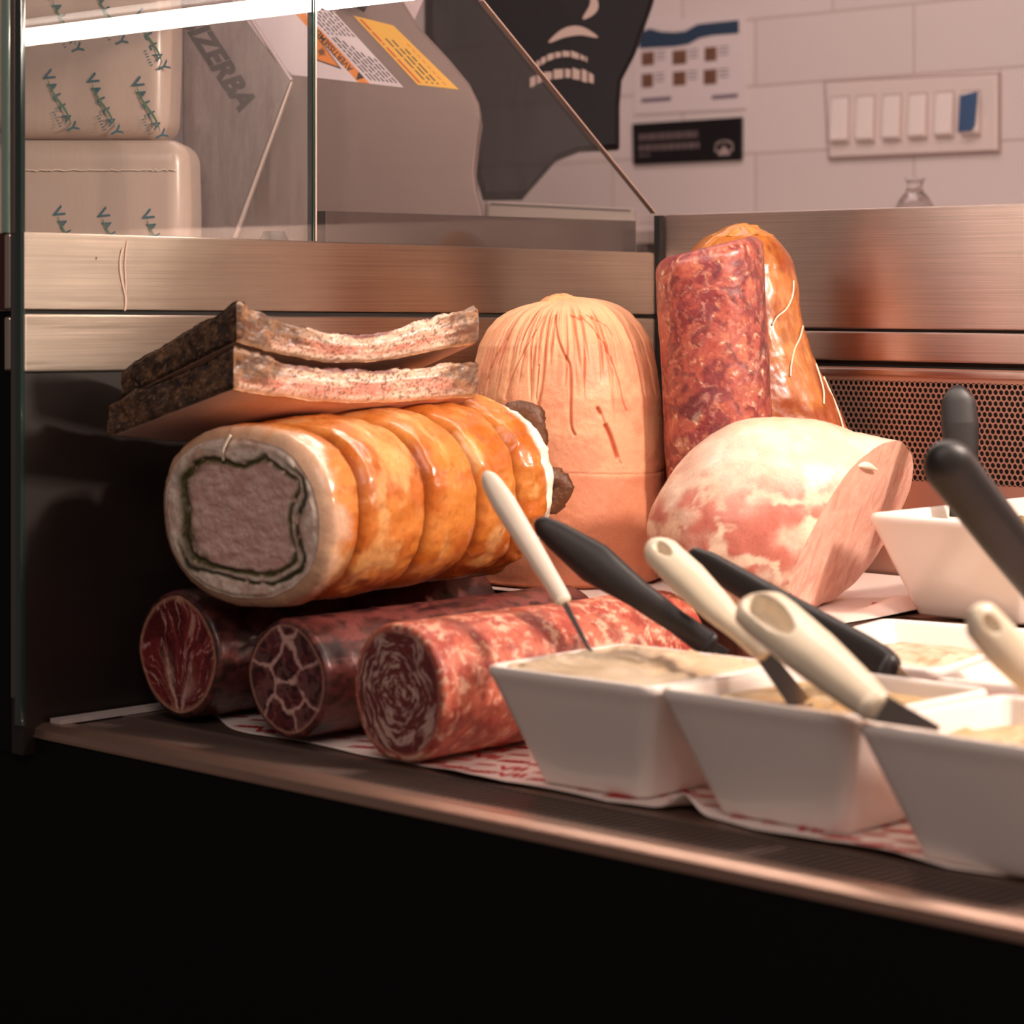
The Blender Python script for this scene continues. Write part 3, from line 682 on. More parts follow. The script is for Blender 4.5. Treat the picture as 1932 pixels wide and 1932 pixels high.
for x, y in ((0.372, -0.352), (0.43, -0.352), (0.462, -0.226), (0.468, -0.12)):
    m = MB(); print_on(m, V2, F2, x, y, -1.0, riser_paper_z, lambda X, Y: True)
    mesh('red_lettering', m.v, m.f, M_RED, pap2, False)

# ------------------------------------------------------------------ meats
def disc_face(center, U, Vv, outline, nr, bulge=0.0, N=None):
    """disc of concentric rings filling an outline given as (k,2); returns verts, faces and the flat coordinates"""
    k = len(outline); V2 = [np.zeros((1, 2))]
    for r in range(1, nr+1): V2.append(outline * (r/nr))
    V2 = np.vstack(V2); rad = np.concatenate([[0]] + [np.full(k, r/nr) for r in range(1, nr+1)])
    V = np.array(center) + np.outer(V2[:, 0], U) + np.outer(V2[:, 1], Vv)
    if N is not None: V = V + np.outer(bulge*(1-rad**2), N)
    F = [(0, 1+(i+1) % k, 1+i) for i in range(k)]
    for r in range(nr-1):
        a = 1 + r*k; b = a + k
        F += [(a+i, a+(i+1) % k, b+(i+1) % k, b+i) for i in range(k)]
    return V, F, V2, rad

# --- rolled roast (porchetta) with string ties
def porchetta():
    C0 = np.array((0.1905, -0.759, 1.1642)); a = unit((-0.139, 0.990, 0.034)); L = 0.352
    U = unit(np.cross(a, Z3)); Wv = np.cross(U, a)      # U points right, Wv up
    if U[0] < 0: U = -U; Wv = np.cross(a, U) * -1
    Wv = unit(np.cross(U, a)); 
    if Wv[2] < 0: Wv = -Wv
    root = empty('porchetta', (0.19, -0.6, 1.085), 'large rolled roast with orange skin, tied in bands, cut face showing a dark herb ring', 'roast meat')
    nu, nv = 220, 260
    th = np.linspace(0, 2*np.pi, nu, endpoint=False); s = np.linspace(0, 1, nv)
    T, Sx = np.meshgrid(th, s)
    grooves = [0.135, 0.375, 0.585, 0.775, 0.90]
    def shape(T, Sx):
        n = 2.35
        rx = 0.0945 + 0.002*Sx; rz = 0.0740 + 0.0085*Sx
        q = (np.abs(np.cos(T))**n + np.abs(np.sin(T))**n)**(-1/n)
        x = rx*q*np.cos(T); z = rz*q*np.sin(T)
        k = np.ones_like(T)
        for i, g in enumerate(grooves):
            gg = g + 0.012*np.sin(T*1 + i*1.3) + 0.006*np.sin(2*T + i)
            k -= (0.125 if i < 4 else .09)*np.exp(-np.abs((Sx-gg)/0.013)**1.2)
        gs = [0.0] + grooves + [1.0]
        for g0_, g1_ in zip(gs[:-1], gs[1:]):
            k = k + .030*np.sin(np.pi*np.clip((Sx-g0_)/(g1_-g0_), 0, 1))
        k -= 0.10*np.clip((0.03-Sx)/0.03, 0, 1)**2 + 0.42*np.clip((Sx-0.87)/0.13, 0, 1)**1.7
        return x, z, k
    x, z, k = shape(T, Sx)
    p = np.stack([np.cos(T)*2.2, np.sin(T)*2.2, Sx*6.5], -1)
    wr = ridged(p*np.array([1.3, 1.3, 2.2]) + 0.6*fbm(p*1.4, 5)[..., None], 3, 3) - .55
    late = sst(.55, .85, Sx)
    k = k + wr*(0.040 + 0.060*late) + (fbm(p*3.3, 9) - .5)*0.022 + (fbm(p*.8, 19)-.5)*.04
    Pp = C0 + (Sx*L)[..., None]*a + (x*k)[..., None]*U + (z*k)[..., None]*Wv
    f = fbm(p*1.6, 21); f2 = fbm(p*4.5, 22); lum = fbm(p*np.array([1, 1, 2.3]), 23)
    c = mixc(S(194, 104, 36), S(214, 134, 58), sst(.35, .65, f))
    c = mixc(c, S(240, 196, 130), sst(.55, .72, lum)*.5)
    c = mixc(c, S(165, 84, 26), sst(.62, .75, f2)*.55)
    c = mixc(c, S(228, 190, 160), sst(.085, .03, Sx + .16*(f-.5))*.8)
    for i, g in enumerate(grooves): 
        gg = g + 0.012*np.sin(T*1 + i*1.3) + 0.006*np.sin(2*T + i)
        c = mixc(c, S(120, 56, 20), np.exp(-((Sx-gg)/0.009)**2)*.75)  # shade of the grooves deepened in the skin colour
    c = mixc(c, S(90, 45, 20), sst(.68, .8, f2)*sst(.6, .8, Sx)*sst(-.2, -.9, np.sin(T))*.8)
    c = mixc(c, S(250, 240, 222), sst(.895, .925, Sx + .07*np.cos(T-.5) - .02 + .03*(f2-.5)))
    sk = vcol('roast_skin', 0.3, 0.12, ((90, .35, .0016), (500, .2, .0005)), (300, .06), coat=.35, roughvar=(40, .2, .42), stretch=(1, 1, 1))
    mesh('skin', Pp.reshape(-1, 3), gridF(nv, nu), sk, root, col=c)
    # cut face
    x0, z0, k0 = shape(th, np.zeros_like(th)); kk = k[0]
    out = np.stack([x0*kk, z0*kk], -1)
    V, F, V2, rad = disc_face(C0 - a*0.0005, U, Wv, out, 110)
    g = V2 / np.array([0.0895, 0.0700]); g = g + (np.stack([fbm(np.c_[V2*32, V2[:, 0]*0], 31), fbm(np.c_[V2*32, V2[:, 0]*0+9], 32)], -1) - .5)*.30
    d = (np.abs(g[:, 0]-.03)**3.4 + np.abs((g[:, 1]-.03)*1.03)**3.4)**(1/3.4)
    fn = fbm(np.c_[V2*170, V2[:, 0]*0], 33); fl = fbm(np.c_[V2*np.array([70, 260]), V2[:, 0]*0], 34); bl = fbm(np.c_[V2*45, V2[:, 0]*0+2], 36)
    core = mixc(S(214, 166, 156), S(232, 192, 180), sst(.3, .7, fl)); outer = mixc(S(222, 190, 172), S(242, 220, 202), sst(.35, .65, fn))
    outer = mixc(outer, S(205, 160, 140), sst(.55, .68, bl)*.7)
    c = mixc(core, outer, sst(.62, .66, d))
    herb = np.exp(-((d-.66)/(.042+.030*sst(.2, -.6, g[:, 0])))**2)*sst(.20, .46, fn+.25*(bl-.3)); c = mixc(c, S(84, 76, 40), np.clip(herb*1.15, 0, 1))
    ang = np.arctan2(g[:, 1], g[:, 0]); d2 = .60 + .16*sst(-.3, -1.2, ang)*sst(-3.1, -2.2, ang)
    herb2 = np.exp(-((d-(.78+.0*ang))/.030)**2)*sst(-.45, -.8, ang)*sst(-3.0, -2.4, ang)+np.exp(-((d-.77)/.03)**2)*sst(1.1, .5, np.abs(ang))*.9
    c = mixc(c, S(62, 58, 32), np.clip(herb2*sst(.16, .36, fn)*1.2, 0, 1))
    lift = 0.0025*(fn-.5) + 0.003*(bl-.5) - 0.0028*np.exp(-((d-.66)/.03)**2) - .0015*herb2
    fade = sst(1.0, .93, rad)
    V = V - a*(lift*fade)[:, None] - a*0.002*fade[:, None]
    mesh('cut_face', V, F, vcol('roast_cut_face', .55, .1, ((260, .35, .0008),), (420, .08)), root, col=c)
    # ties sunk in the grooves
    for i, gi in enumerate(grooves):
        tt = np.linspace(0, 2*np.pi, 80, endpoint=False); gg = gi + 0.012*np.sin(tt + i*1.3) + 0.006*np.sin(2*tt + i)
        xx, zz, kk = shape(tt, gg); kk = kk + .018
        P_ = C0 + (gg*L)[:, None]*a + (xx*kk)[:, None]*U + (zz*kk)[:, None]*Wv
        R_ = np.array([P_[j] + .0009*np.array([np.cos(q) for q in np.linspace(0, 2*np.pi, 6, endpoint=False)])[:, None]*unit(P_[j]-C0-a*gi*L) + .0009*np.array([np.sin(q) for q in np.linspace(0, 2*np.pi, 6, endpoint=False)])[:, None]*a for j in range(80)])
        F_ = [tuple(q) for q in gridF(80, 6)] + [(79*6+j, 79*6+(j+1) % 6, (j+1) % 6, j) for j in range(6)]
        mesh('string_tie', R_.reshape(-1, 3), F_, plain('roast_string', S(176, 104, 50), .8), root)
    V, F = tube([C0 - a*.004 + U*(-.015) + Wv*.048, C0 - a*.007 + U*(-.012) + Wv*.058, C0 - a*.004 + U*(-.006) + Wv*.070], .0013, 8, 12)
    mesh('loose_string', V, F, M_STRING, root)
    # dark crackling curling from the far end
    for (pts, wd) in ((((0.1816, -0.4342, 1.2279), (0.1866, -0.4293, 1.2418), (0.1987, -0.4176, 1.2408), (0.2044, -0.4121, 1.2200), (0.2029, -0.4134, 1.2021)), .015), (((0.2183, -0.4181, 1.1892), (0.2274, -0.4134, 1.1825), (0.2331, -0.4079, 1.1736), (0.2302, -0.4106, 1.1628), (0.2246, -0.4161, 1.1510)), .014)):
        Q_ = smoothpath(pts, 22); c0 = np.mean(Q_, 0); rings = []
        for j, p_ in enumerate(Q_):
            dd = unit(Q_[min(j+1, 21)] - Q_[max(j-1, 0)]); u_ = unit(np.cross(dd, D3)); v_ = D3
            aa = np.linspace(0, 2*np.pi, 16, endpoint=False); w_ = wd*(.55 + .45*math.sin(math.pi*(j+.7)/22.4))
            rr = p_ + np.outer(np.cos(aa)*w_*.75, u_) + np.outer(np.sin(aa)*.006, v_)
            rr = rr + (fbm(rr*150, 41)[:, None]-.5)*.009 + (fbm(rr*420, 42)[:, None]-.5)*.004
            rings.append(rr)
        V, F = loft(rings); mesh('crackling', V, F, plain('dark_crackling', S(96, 56, 30), .45, noise=(160, .6), bump=(220, .6, .002)), root)
porchetta()

# --- long sausages and cured necks: shared builder
def log(name, label, cat, group, C0, a, L, rx, rz, skin, face, nface=90, n=2.15, round_f=.010, lump=.03, seed=0, cap='flat', facemat=None, skinmat=None, tilt=0.0, nv=200, nu=200):
    C0 = np.array(C0, float); a = unit(a)
    up = Z3 if abs(a[2]) < .8 else -D3
    U = unit(np.cross(a, up)); 
    if U @ R3 < 0: U = -U
    Wv = unit(np.cross(U, a)); 
    if Wv @ up < 0: Wv = -Wv
    root = empty(name, C0 + a*L*.5 if abs(a[2]) < .8 else C0 - a*0 , label, cat, group)
    th = np.linspace(0, 2*np.pi, nu, endpoint=False); ends = np.linspace(0, 1, 14)**2*(round_f/L)
    s = np.unique(np.concatenate([ends, np.linspace(round_f/L, 1-round_f/L, nv), 1-ends[::-1]])); T, Sx = np.meshgrid(th, s)
    q = (np.abs(np.cos(T))**n + np.abs(np.sin(T))**n)**(-1/n)
    e = np.clip(np.minimum(Sx, 1-Sx)*L/round_f, 0, 1); k = 1 - (1-np.sqrt(np.clip(1-(1-e)**2, 0, 1)))*(round_f/ max(rx, rz))
    p = np.stack([np.cos(T)*1.6, np.sin(T)*1.6, Sx*L*28], -1)
    k = k*(1 + (fbm(p*.8, seed)-.5)*lump*2 + (fbm(p*3, seed+3)-.5)*lump*.9)
    X = rx*q*np.cos(T)*k; Zz = rz*q*np.sin(T)*k
    Pp = C0 + (Sx*L + tilt*X*(1-Sx if cap == 'start' else Sx))[..., None]*a + X[..., None]*U + Zz[..., None]*Wv
    c = skin(p, T, Sx)
    mesh('casing', Pp.reshape(-1, 3), gridF(len(s), nu), skinmat, root, col=c)
    for end in (0, -1):
        out = np.stack([X[end], Zz[end]], -1)
        V, F, V2, rad = disc_face(C0 + a*(0 if end == 0 else L), U, Wv, out, nface if end == 0 or tilt else 8)
        V = V + np.outer(tilt*V2[:, 0], a)*(1 if end == -1 else 0)
        g = V2/np.array([rx, rz])
        cc = face(g, V2, rad) if end == 0 or tilt else np.tile(c.reshape(-1, 3).mean(0), (len(V), 1))
        if end == 0: V = V - a*((fbm(np.c_[V2*220, V2[:, 0]*0], seed+8)-.5)*.0012*sst(1, .9, rad))[:, None]
        o = mesh('cut_face' if end == 0 else 'far_end', V, F, facemat if (end == 0 or tilt) else skinmat, root, col=cc)
    return root
M_CASING = vcol('cured_casing', .38, .08, ((160, .35, .0012), (520, .3, .0006)), (350, .10), coat=.12, roughvar=(60, .28, .5))
M_CUT = vcol('cured_cut', .42, .08, ((320, .25, .0005),), (520, .08), coat=.1)
def z0(V2): return np.zeros(len(V2))
def coppa_skin(seed, warm):
    def f(p, T, Sx):
        f1 = fbm(p*2.4, seed); f2 = ridged(p*np.array([2.2, 2.2, .9]), seed+5)
        c = mixc(S(56, 27, 27), S(92, 50, 46), sst(.38, .66, f1)); c = mixc(c, S(128, 66, 62), sst(.60, .72, f2)*warm)
        return mixc(c, S(52, 36, 30), sst(.58, .7, fbm(p*5, seed+9))*.7)
    return f
def coppa_a(g, V2, rad):
    w = g + (np.stack([fbm(np.c_[g*2.2, z0(g)], 61), fbm(np.c_[g*2.2, z0(g)+7], 62)], -1)-.5)*.5
    o = np.array([.02, -1.05]); d = w - o; ang = np.arctan2(d[:, 0], d[:, 1]); r = np.hypot(d[:, 0], d[:, 1])
    st = fbm(np.c_[ang*9, r*1.3, z0(g)], 63, 4); st2 = ridged(np.c_[ang*13, r*2.0, z0(g)+3], 64, 2)
    c = mixc(S(92, 28, 32), S(134, 46, 46), sst(.35, .65, st)); c = mixc(c, S(216, 160, 146), sst(.80, .93, st2)*.75)
    fatL = np.exp(-((ang+.44-.1*r)/.12)**2)*sst(1.3, .5, r); fatR = np.exp(-((ang-.42)/.20)**2)*sst(1.1, .3, r)
    c = mixc(c, S(226, 180, 162), np.clip(fatL+fatR, 0, 1)*.9); c = mixc(c, S(205, 150, 120), sst(.90, .97, rad)*.55)
    return c
def coppa_b(g, V2, rad):
    w = g + (np.stack([fbm(np.c_[g*3, z0(g)], 71), fbm(np.c_[g*3, z0(g)+7], 72)], -1)-.5)*.38
    sites = np.array([(-.5, .55), (.45, .62), (-.62, -.25), (.05, -.15), (.62, -.05), (-.15, -.72), (.5, -.62), (0, .1), (.15, 1.0)])
    d = np.sort(np.linalg.norm(w[:, None] - sites[None], axis=-1), axis=1); e = d[:, 1]-d[:, 0]
    vein = sst(.10, .025, e)*sst(.35, .6, fbm(np.c_[g*3, z0(g)+4], 73)+.18); st = fbm(np.c_[w*np.array([5, 9]), z0(g)], 74)
    c = mixc(S(60, 18, 23), S(96, 32, 35), sst(.35, .65, st)); c = mixc(c, S(214, 168, 156), vein)
    c = mixc(c, S(205, 150, 140), sst(.66, .72, ridged(np.c_[w*5, z0(g)+1], 75))*.15)
    return mixc(c, S(196, 140, 118), sst(.92, .98, rad)*.6)
log('coppa', 'cured pork neck nearest the left wall, dark red cut face with pale streaks', 'cured meat', 'cured necks on the deck', (0.0850, -0.743, DECK+0.0600), (0.015, 1, 0), .345, .0590, .0560, coppa_skin(81, .35), coppa_a, lump=.035, seed=81, round_f=.005, n=1.85, facemat=M_CUT, skinmat=M_CASING)
log('coppa', 'cured pork neck between two others, cut face marbled with a white fat network', 'cured meat', 'cured necks on the deck', (0.2330, -0.745, DECK+0.0546), (0.0, 1, 0), .345, .0530, .0502, coppa_skin(91, .8), coppa_b, lump=.035, seed=91, round_f=.005, n=1.85, facemat=M_CUT, skinmat=M_CASING)
def salami_face(g, V2, rad):
    w = g + (np.stack([fbm(np.c_[g*2.5, z0(g)], 101), fbm(np.c_[g*2.5, z0(g)+7], 102)], -1)-.5)*.34
    r = np.hypot(w[:, 0]*1.25, w[:, 1]); ang = np.arctan2(w[:, 1], w[:, 0])
    sp = vnoise(np.c_[np.cos(ang)*2.2, np.sin(ang)*2.2, r*24], 103)*.55 + vnoise(np.c_[np.cos(ang)*7, np.sin(ang)*7, r*40], 104)*.45
    c = mixc(S(96, 36, 36), S(132, 56, 50), fbm(np.c_[g*9, z0(g)], 105)); c = mixc(c, S(214, 176, 162), sst(.50, .64, sp)*.8)
    return mixc(c, S(190, 110, 92), sst(.93, .985, rad)*.7)
def salami_skin(p, T, Sx):
    w = p + (fbm(p*1.5, 111)[..., None]-.5)*1.2; f1 = fbm(w*2.3, 112); f2 = ridged(w*2.6, 113); f3 = fbm(w*6, 114)
    c = mixc(S(172, 74, 60), S(206, 112, 88), sst(.35, .62, f1)); c = mixc(c, S(236, 186, 158), sst(.66, .80, f2)*sst(.42, .6, f3)*.9)
    return mixc(c, S(126, 52, 46), sst(.56, .68, fbm(p*1.7, 115))*.55)
log('salami', 'thick marbled salami lying front to back, coarse swirled cut face towards the front', 'salami', 'large salami', (0.367, -0.744, DECK+0.0572), (-.01, 1, 0), .328, .0525, .0550, salami_skin, salami_face, lump=.028, seed=101, round_f=.005, nface=150, facemat=M_CUT, skinmat=M_CASING)
def soppressata_skin(p, T, Sx):
    w = p + (fbm(p*1.3, 121)[..., None]-.5)*1.4; f1 = fbm(w*2.2, 122); f2 = fbm(w*4.6, 123); f3 = ridged(w*2.4, 124)
    c = mixc(S(132, 56, 58), S(176, 88, 74), sst(.36, .60, f1)); c = mixc(c, S(198, 124, 92), sst(.54, .68, f2)*.6)
    c = mixc(c, S(240, 208, 184), sst(.70, .78, f2)*.85); c = mixc(c, S(222, 168, 144), sst(.84, .92, f3)*.4)
    return mixc(c, S(98, 42, 50), sst(.57, .68, fbm(w*3.1, 126))*.7)
def sopp_face(g, V2, rad): 
    p = np.c_[g*2.0, z0(g)]; return soppressata_skin(p, g[:, 0], g[:, 1])
log('salami', 'tall marbled salami standing upright against the tied smoked ham', 'salami', 'large salami', (0.2635, -0.2050, RISER+0.0056), (-0.040, -0.039, 1.0), .328, .0532, .0532, soppressata_skin, sopp_face, lump=.03, seed=131, round_f=.014, facemat=M_CASING, skinmat=M_CASING, tilt=.19, cap='end')

# --- mortadella standing on end
def mortadella():
    cx, cy = 0.1085, -0.2720; zb, H = RISER + .0014, 0.281
    root = empty('mortadella', (cx, cy, zb), 'tall pale orange-pink bologna sausage standing on end, pleated and cracked at the top', 'sausage')
    nu, nv = 900, 330
    prof = [(0.0, .008), (.0025, .028), (.005, .042), (.010, .0555), (.017, .0660), (.028, .0762), (.045, .0855), (.068, .0918), (.098, .0968), (.13, .0984), (.20, .0996), (H-.012, .0996), (H-.003, .0970), (H, .088)]
    pd = np.array([p[0] for p in prof]); pr = np.array([p[1] for p in prof])
    s = np.concatenate([np.linspace(0, .1, 150), np.linspace(.1, H, nv-150+1)[1:]]); th = np.linspace(0, 2*np.pi, nu, endpoint=False)
    rr = np.interp(s, pd, pr); ker = np.hanning(9); ker /= ker.sum(); rs = np.convolve(np.pad(rr, 4, mode='edge'), ker, 'valid'); rs[:4] = rr[:4]
    T, Sx = np.meshgrid(th, s); Rr = rs[:, None]*np.ones_like(T)
    view = math.atan2(-.717, .697)
    def angd(t, c): return (t - c + np.pi) % (2*np.pi) - np.pi
    r4 = np.random.default_rng(8); cut = np.zeros_like(T)
    for i in range(96):
        c0 = r4.uniform(0, 2*np.pi); s0 = r4.uniform(.004, .02); s1 = s0 + r4.uniform(.03, .12); amp = r4.uniform(.0012, .0044); wd = r4.uniform(.0008, .0017)
        cen = c0 + .10*np.sin(Sx*34 + i)*(Sx*4); dist = np.abs(angd(T, cen))*np.maximum(Rr, .012)
        cut += amp*np.exp(-(dist/wd)**2)*sst(s0-.004, s0+.006, Sx)*sst(s1, s1-.03, Sx)
    pl = (fbm(np.stack([np.cos(T)*7, np.sin(T)*7, Sx*6], -1), 141)-.5)*.022*np.exp(-Sx/.038)*sst(.0, .02, Sx)
    deep = np.zeros_like(T)
    def crack(pts, depth, wd):
        nonlocal deep
        P = smoothpath([(q[0], q[1], 0) for q in pts], 60)[:, :2]
        for a_, b_ in zip(P[:-1], P[1:]):
            band = (Sx > min(a_[1], b_[1])-.003) & (Sx < max(a_[1], b_[1])+.003)
            x = angd(T[band], view)*.097; y = Sx[band]; ab = b_-a_; L2 = ab@ab
            t = np.clip(((x-a_[0])*ab[0] + (y-a_[1])*ab[1])/max(L2, 1e-12), 0, 1)
            dd = np.hypot(x-a_[0]-t*ab[0], y-a_[1]-t*ab[1]); deep[band] = np.maximum(deep[band], depth*np.exp(-(dd/wd)**2))
    M_ = .000531
    def q(px, py):
        return (math.asin(np.clip((px-1072)*M_/.097, -.98, .98))*.097, (py-568)*M_)
    crack([q(1129,769), q(1134,778)], .004, .0016); crack([q(1143,800), q(1150,815), q(1157,836), q(1164,858)], .0052, .0019)
    crack([q(1136,780), q(1143,800), q(1164,858), q(1172,870)], .0018, .0009)
    crack([q(1043,600), q(1052,635), q(1066,668), q(1078,690), q(1080,730), q(1079,770), q(1080,800), q(1086,815)], .0032, .0012)
    crack([q(1152,650), q(1163,690), q(1172,725), q(1176,755), q(1183,775)], .0024, .0009)
    crack([q(985,660), q(975,690), q(965,720), q(960,750)], .002, .0009); crack([q(1010,600), q(995,640), q(985,660)], .0022, .001)
    crack([q(1018,690), q(1016,740), q(1018,760)], .002, .0008); crack([q(940,640), q(925,690), q(915,740)], .002, .0009)
    crack([q(1110,600), q(1135,625), q(1150,650)], .0022, .001); crack([q(1130,600), q(1165,620), q(1175,640)], .002, .001); crack([q(1085,600), q(1105,606), q(1115,608)], .0028, .0012)
    seam_s = .168 + .0035*np.sin(angd(T, view)*1.3); seam = .0007*np.exp(-((Sx-seam_s)/.0006)**2)
    p = np.stack([np.cos(T)*2, np.sin(T)*2, Sx*22], -1)
    R_ = Rr + pl - cut - deep - seam + (fbm(p*1.2, 143)-.5)*.003 + (fbm(p*9, 144)-.5)*.0009
    lean = np.stack([np.full_like(T, 0.0), np.zeros_like(T), np.zeros_like(T)], -1)
    Pp = np.stack([cx + R_*np.cos(T), cy + R_*np.sin(T), zb + H - Sx + .06*R_*np.cos(angd(T, math.atan2(.697, .717)))*np.exp(-Sx/.05) + (fbm(np.stack([np.cos(T)*4, np.sin(T)*4, Sx*0], -1), 145)-.5)*.008*np.exp(-Sx/.012)], -1)
    f = fbm(p*2.5, 146)
    c = mixc(S(236, 170, 130), S(226, 152, 116), sst(.35, .65, f)); c = mixc(c, S(238, 178, 134), sst(.06, 0, Sx))
    c = mixc(c, S(214, 132, 98), sst(seam_s+.001, seam_s+.006, Sx)*.75)
    c = mixc(c, S(206, 104, 74), np.clip((deep+cut*.5)/.0035, 0, 1)*.7); c = mixc(c, S(210, 118, 84), seam/.0007*.7)
    mm = vcol('mortadella_flesh', .5, .12, ((130, .25, .0009), (700, .35, .0004)), (900, .07), roughvar=(30, .42, .6))
    V = Pp.reshape(-1, 3); F = [tuple(x) for x in gridF(nv, nu)]
    Vt = np.vstack([V, [[cx, cy, zb+H-.004], [cx, cy, zb]]]); n_ = len(V)
    F += [(n_, i, (i+1) % nu) for i in range(nu)] + [(n_+1, (nv-1)*nu+(i+1) % nu, (nv-1)*nu+i) for i in range(nu)]
    o = mesh('body', Vt, F, mm, root, col=np.vstack([c.reshape(-1, 3), [S(226, 152, 116)]*2])); fix_normals(o)
    rings = []
    for k_ in range(26):
        t = k_/25; a = np.linspace(0, 2*np.pi, 40, endpoint=False); r = .0225*(1-t)**.45*(1+.0*t) + .001
        z = zb + H - .006 + .0105*t
        rg = np.stack([cx-.004 + r*np.cos(a)*(1+.25*np.sin(5*a+3*t)), cy + r*np.sin(a)*(1+.25*np.sin(4*a+1)), np.full(40, z)], -1)
        rings.append(rg + (fbm(rg*260, 147)[:, None]-.5)*.006)
    V, F = loft(rings); mesh('gathered_top', V, F, plain('gathered_casing', S(232, 160, 110), .45, bump=(200, .5, .002), sss=.1), root)
mortadella()

# --- smoked ham tied with string, behind the upright salami
def smoked():
    t0 = 2.593; px2m = t0/4760; c0 = np.array((0.214, -0.104)); 
    root = empty('smoked_ham', (c0[0], c0[1], RISER+.001), 'golden smoked ham tied with white string, leaning in the corner behind the upright salami', 'ham')
    lev = [(422,1392,1412),(428,1374,1428),(436,1362,1446),(447,1338,1462),(462,1320,1476),(480,1304,1489),(500,1292,1497),(540,1276,1505),(590,1262,1510),(640,1256,1522),(700,1254,1543),(760,1256,1570),(830,1258,1600),(900,1260,1616),(980,1264,1622),(1050,1272,1610),(1082,1290,1585),(1092,1330,1540)]
    ys = np.array([l[0] for l in lev], float); le = np.array([l[1] for l in lev], float); ri = np.array([l[2] for l in lev], float)
    yy = np.concatenate([np.linspace(422, 520, 70), np.linspace(520, 1092, 150)[1:]]); l2 = np.interp(yy, ys, le); r2 = np.interp(yy, ys, ri)
    nu = 220; th = np.linspace(0, 2*np.pi, nu, endpoint=False); zb = RISER + .0012; zspan = (1092-422)*px2m; htot = 1.35+.138*0 + (560-422)*px2m - zb
    def at(th, y):
        l = np.interp(y, ys, le); r = np.interp(y, ys, ri); cxp = ((l+r)/2-966)*px2m - (1420-966)*px2m; w = (r-l)/2*px2m
        dp = np.minimum(.050, w*.66)
        z = zb + (1092-y)/(1092-422)*htot
        back = .012*np.clip((760-y)/300, 0, 1)
        return cxp, w, dp, z, back
    T, Y = np.meshgrid(th, yy); cxp, w, dp, z, back = at(T, Y)
    p = np.stack([np.cos(T)*1.5, np.sin(T)*1.5, (1092-Y)*.011], -1)
    k = 1 + (fbm(p*1.3, 151)-.5)*.12 + (ridged(p*np.array([3, 3, 1.0]), 152)-.55)*.055 + .05*np.sin(T*7)*np.clip((500-Y)/70, 0, 1)
    P_ = np.concatenate([c0, [0]]) + (cxp + w*k*np.cos(T))[..., None]*R3 + (back + dp*k*np.sin(T))[..., None]*D3 + z[..., None]*Z3
    f = fbm(p*1.8, 153); f2 = fbm(p*np.array([4, 4, 1.5]), 154)
    c = mixc(S(158, 74, 32), S(192, 112, 50), sst(.35, .62, f)); c = mixc(c, S(212, 152, 84), sst(.54, .70, f2)*.5); c = mixc(c, S(150, 70, 34), sst(.6, .72, fbm(p*3, 155))*.5)
    c = mixc(c, S(208, 132, 62), sst(470, 430, Y)*.8)
    sm = vcol('smoked_rind', .34, .1, ((70, .3, .002), (300, .25, .0006)), (260, .08), coat=.25)
    V, F = loft(P_); o = mesh('rind', V, F, sm, root, col=np.vstack([c.reshape(-1, 3), [S(200, 120, 60)]*2])); fix_normals(o)
    def surf(px, y, lift=.0012):
        cxp, w, dp, z, back = at(0, y); x = (px-1420)*px2m - cxp; cs = np.clip(x/w, -.999, .999)
        q = cs*math.pi; tt = math.acos(cs); rr = 1.012 + .02
        return np.concatenate([c0, [0]]) + (cxp + (w*1.03+lift)*cs)*R3 + (back - (dp*1.04+lift)*math.sin(tt))*D3 + z*Z3
    for pts in (((1506,532),(1503,560),(1490,585),(1472,600),(1462,616)), ((1523,618),(1515,640),(1503,662),(1496,690),(1494,712)), ((1546,690),(1553,715),(1558,740),(1557,765)), ((1562,715),(1580,760),(1590,790),(1596,815)), ((1606,818),(1622,835),(1640,850))):
        V, F = tube([surf(a-13, b, -.0004) for a, b in pts], .0010, 8, 24); mesh('string', V, F, M_STRING, root)
    # gathered knot of rind on top
    rings = []
    for k_ in range(16):
        t = k_/15; y = 446 - 24*t; wv = (.030*(1-t*.8))*(1 if t < .9 else .6); a = np.linspace(0, 2*np.pi, 48, endpoint=False)
        cc = np.concatenate([c0, [0]]) + ((1402+8*t-1420)*px2m)*R3 + .008*D3 + (zb + (1092-y)/(1092-422)*htot)*Z3
        rg = cc + np.outer(np.cos(a)*wv*(1+.16*np.sin(6*a)), R3) + np.outer(np.sin(a)*wv*.6*(1+.16*np.sin(5*a)), D3)
        rings.append(rg + (fbm(rg*120, 157)[:, None]-.5)*.008)
    V, F = loft(rings); mesh('gathered_rind', V, F, plain('gathered_rind', S(216, 140, 66), .4, noise=(90, .25), bump=(120, .5, .003), sss=.1), root)
smoked()

